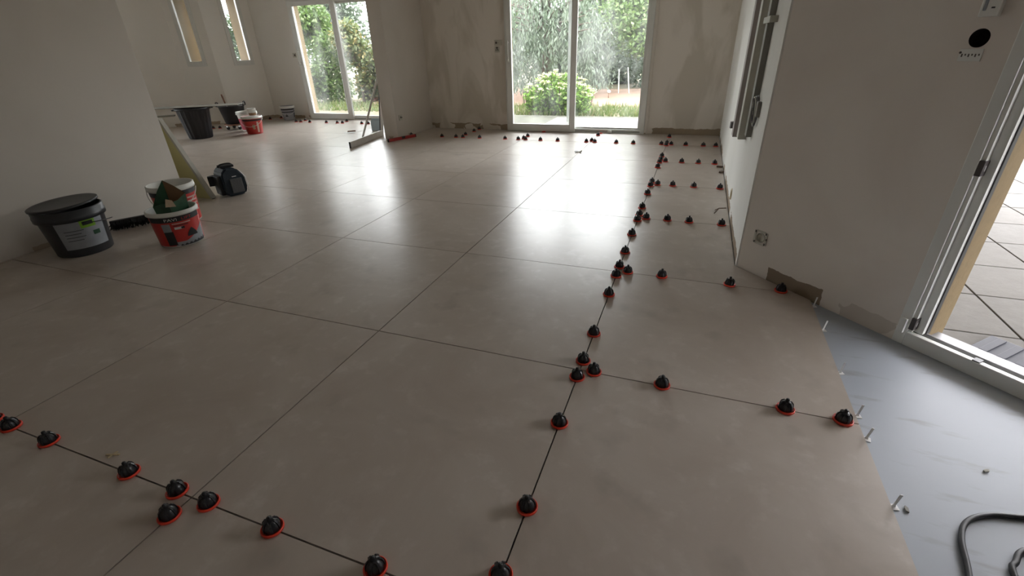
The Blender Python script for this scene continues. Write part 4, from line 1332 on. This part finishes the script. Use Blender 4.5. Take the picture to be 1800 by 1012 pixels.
MB().cbox(-.022, -.0006, -.085, -.035, .80, .885, .003).obj('wall_box', M_RAIL_D, bxx)
for k in range(4):
    a0 = k * .35
    pts = [(-.018 - .006 * math.sin(a * 1.0 + a0) - .004 * k, .02 + .055 * math.sin(a + a0) * (1 - .1 * k) + (.015 * k - .02), .825 + (.085 - .006 * k) * math.cos(a)) for a in [2 * math.pi * i / 24 for i in range(25)]]
    MB().tube(pts, .0042, 6).obj('wire', M_WIRE if k != 2 else M_CREAM_PL, bxx)
hk = thing('loose_bracket', 'small dark bracket poking out beside the channel foot', 'bracket', (2.66, 4.22, .50))
MB().prism([(0, 0), (-.045, -.02), (-.05, .02), (-.02, .045), (0, .05)], -.004, .05).obj('plate', M_WIRE, hk)
# white patch and plaster blob low on the right wall
pb = thing('wall_box_cover', 'round yellowish cover low on the right wall', 'cover', (2.66, 3.42, .12))
MB().lathe([(0, .010), (.04, .008), (.046, .0006)], 24, M=Matrix.Rotation(R(-90), 4, 'Y')).obj('cover', M_STICKER, pb)

# ------------------------------------------------------------------ electrics on the slanting wall
def on_diag(name, label, cat, s, z):
    x, y = diag(s)
    return thing(name, label, cat, (x, y, z), rzd)


so = on_diag('bare_socket', 'bare round socket insert low on the slanting wall', 'socket', .109, .218)
mb = MB()
for dx, dz, sx, sz in ((-.036, 0, .006, .036), (.036, 0, .006, .036), (0, .036, .03, .005), (0, -.036, .03, .005)):
    mb.cbox(dx - sx, dx + sx, -.004, -.0004, dz - sz, dz + sz, .001)
mb.obj('mounting_plate', M_CREAM_PL, so)
MB().lathe([(.025, .0), (.0285, .0), (.0285, .004), (.025, .004)], 28, M=Matrix.Rotation(R(90), 4, 'X')).obj('ring', M_CREAM_PL, so)
MB().lathe([(0, -.012), (.0235, -.012), (.0235, .002)], 24, M=Matrix.Rotation(R(90), 4, 'X')).obj('socket_well', M_CREAM_PL, so)
for dx, dz in ((-.033, .03), (.033, .03), (-.033, -.03), (.033, -.03), (.04, 0.0)):
    MB().box(dx - .004, dx + .004, -.0052, -.0038, dz - .006, dz + .006).obj('screw_slot', M_DOT, so)
ip = on_diag('wall_plate', 'white strip plate just below the round wall hole', 'plate', .757, 1.137)
MB().cbox(-.034, .034, -.004, -.0004, -.020, .020, .0015).obj('plate', M_WHITE_PL, ip)
for k in range(6):
    MB().box(-.026 + k * .010, -.022 + k * .010, -.0048, -.0038, -.006 + .004 * (k % 2), .004).obj('terminal', M_DOT, ip)
MB().lathe([(0, .006), (.004, .005), (.004, .0005)], 10, M=Matrix.Translation((-.031, 0, .008)) @ Matrix.Rotation(R(90), 4, 'X')).obj('screw', M_DOT, ip)
tm = on_diag('thermostat', 'white wall thermostat cut off by the top right picture edge', 'thermostat', .772, 1.255)
MB().cbox(-.028, .028, -.024, -.0004, 0, .105, .004).obj('case', M_WHITE_PL, tm)
MB().cbox(-.018, -.009, -.0255, -.023, .018, .09, .003).obj('slot', M_LABELGREY, tm)
MB().cbox(.004, .014, -.0252, -.0238, .024, .029, .0005).obj('mark', M_INK, tm)

# switches and sockets on the other walls
def plate(name, label, loc, rz, w, h_, dots, cat='socket'):
    t = thing(name, label, cat, loc, rz)
    MB().cbox(-w / 2, w / 2, -.014, -.0004, -h_ / 2, h_ / 2, .003).obj('plate', M_CREAM_PL, t)
    for dx, dz, r in dots:
        MB().box(dx - r, dx + r, -.0155, -.0135, dz - r, dz + r).obj('hole', M_DOT, t)
    return t


plate('light_switch', 'cream double switch left of the sliding door', (-.635, 6.82, 1.255), 0, .12, .075, [(-.03, 0, .014), (.0, 0, .004)], 'switch')
plate('wall_socket', 'bare socket directly below the switch at the sliding door', (-.655, 6.82, 1.165), 0, .075, .08, [(0, .022, .012), (-.016, -.008, .007), (.016, -.008, .007), (.004, .0, .006)])
plate('light_switch', 'small switch beside the garden door in the side room', (-5.215, 7.524, 1.17), 0.005, .08, .08, [(.012, 0, .018)], 'switch')
plate('wall_socket', 'small socket low on the short projecting wall', (-1.91, 5.86, .29), R(90), .08, .08, [(0, .004, .014), (.03, 0, .008)])
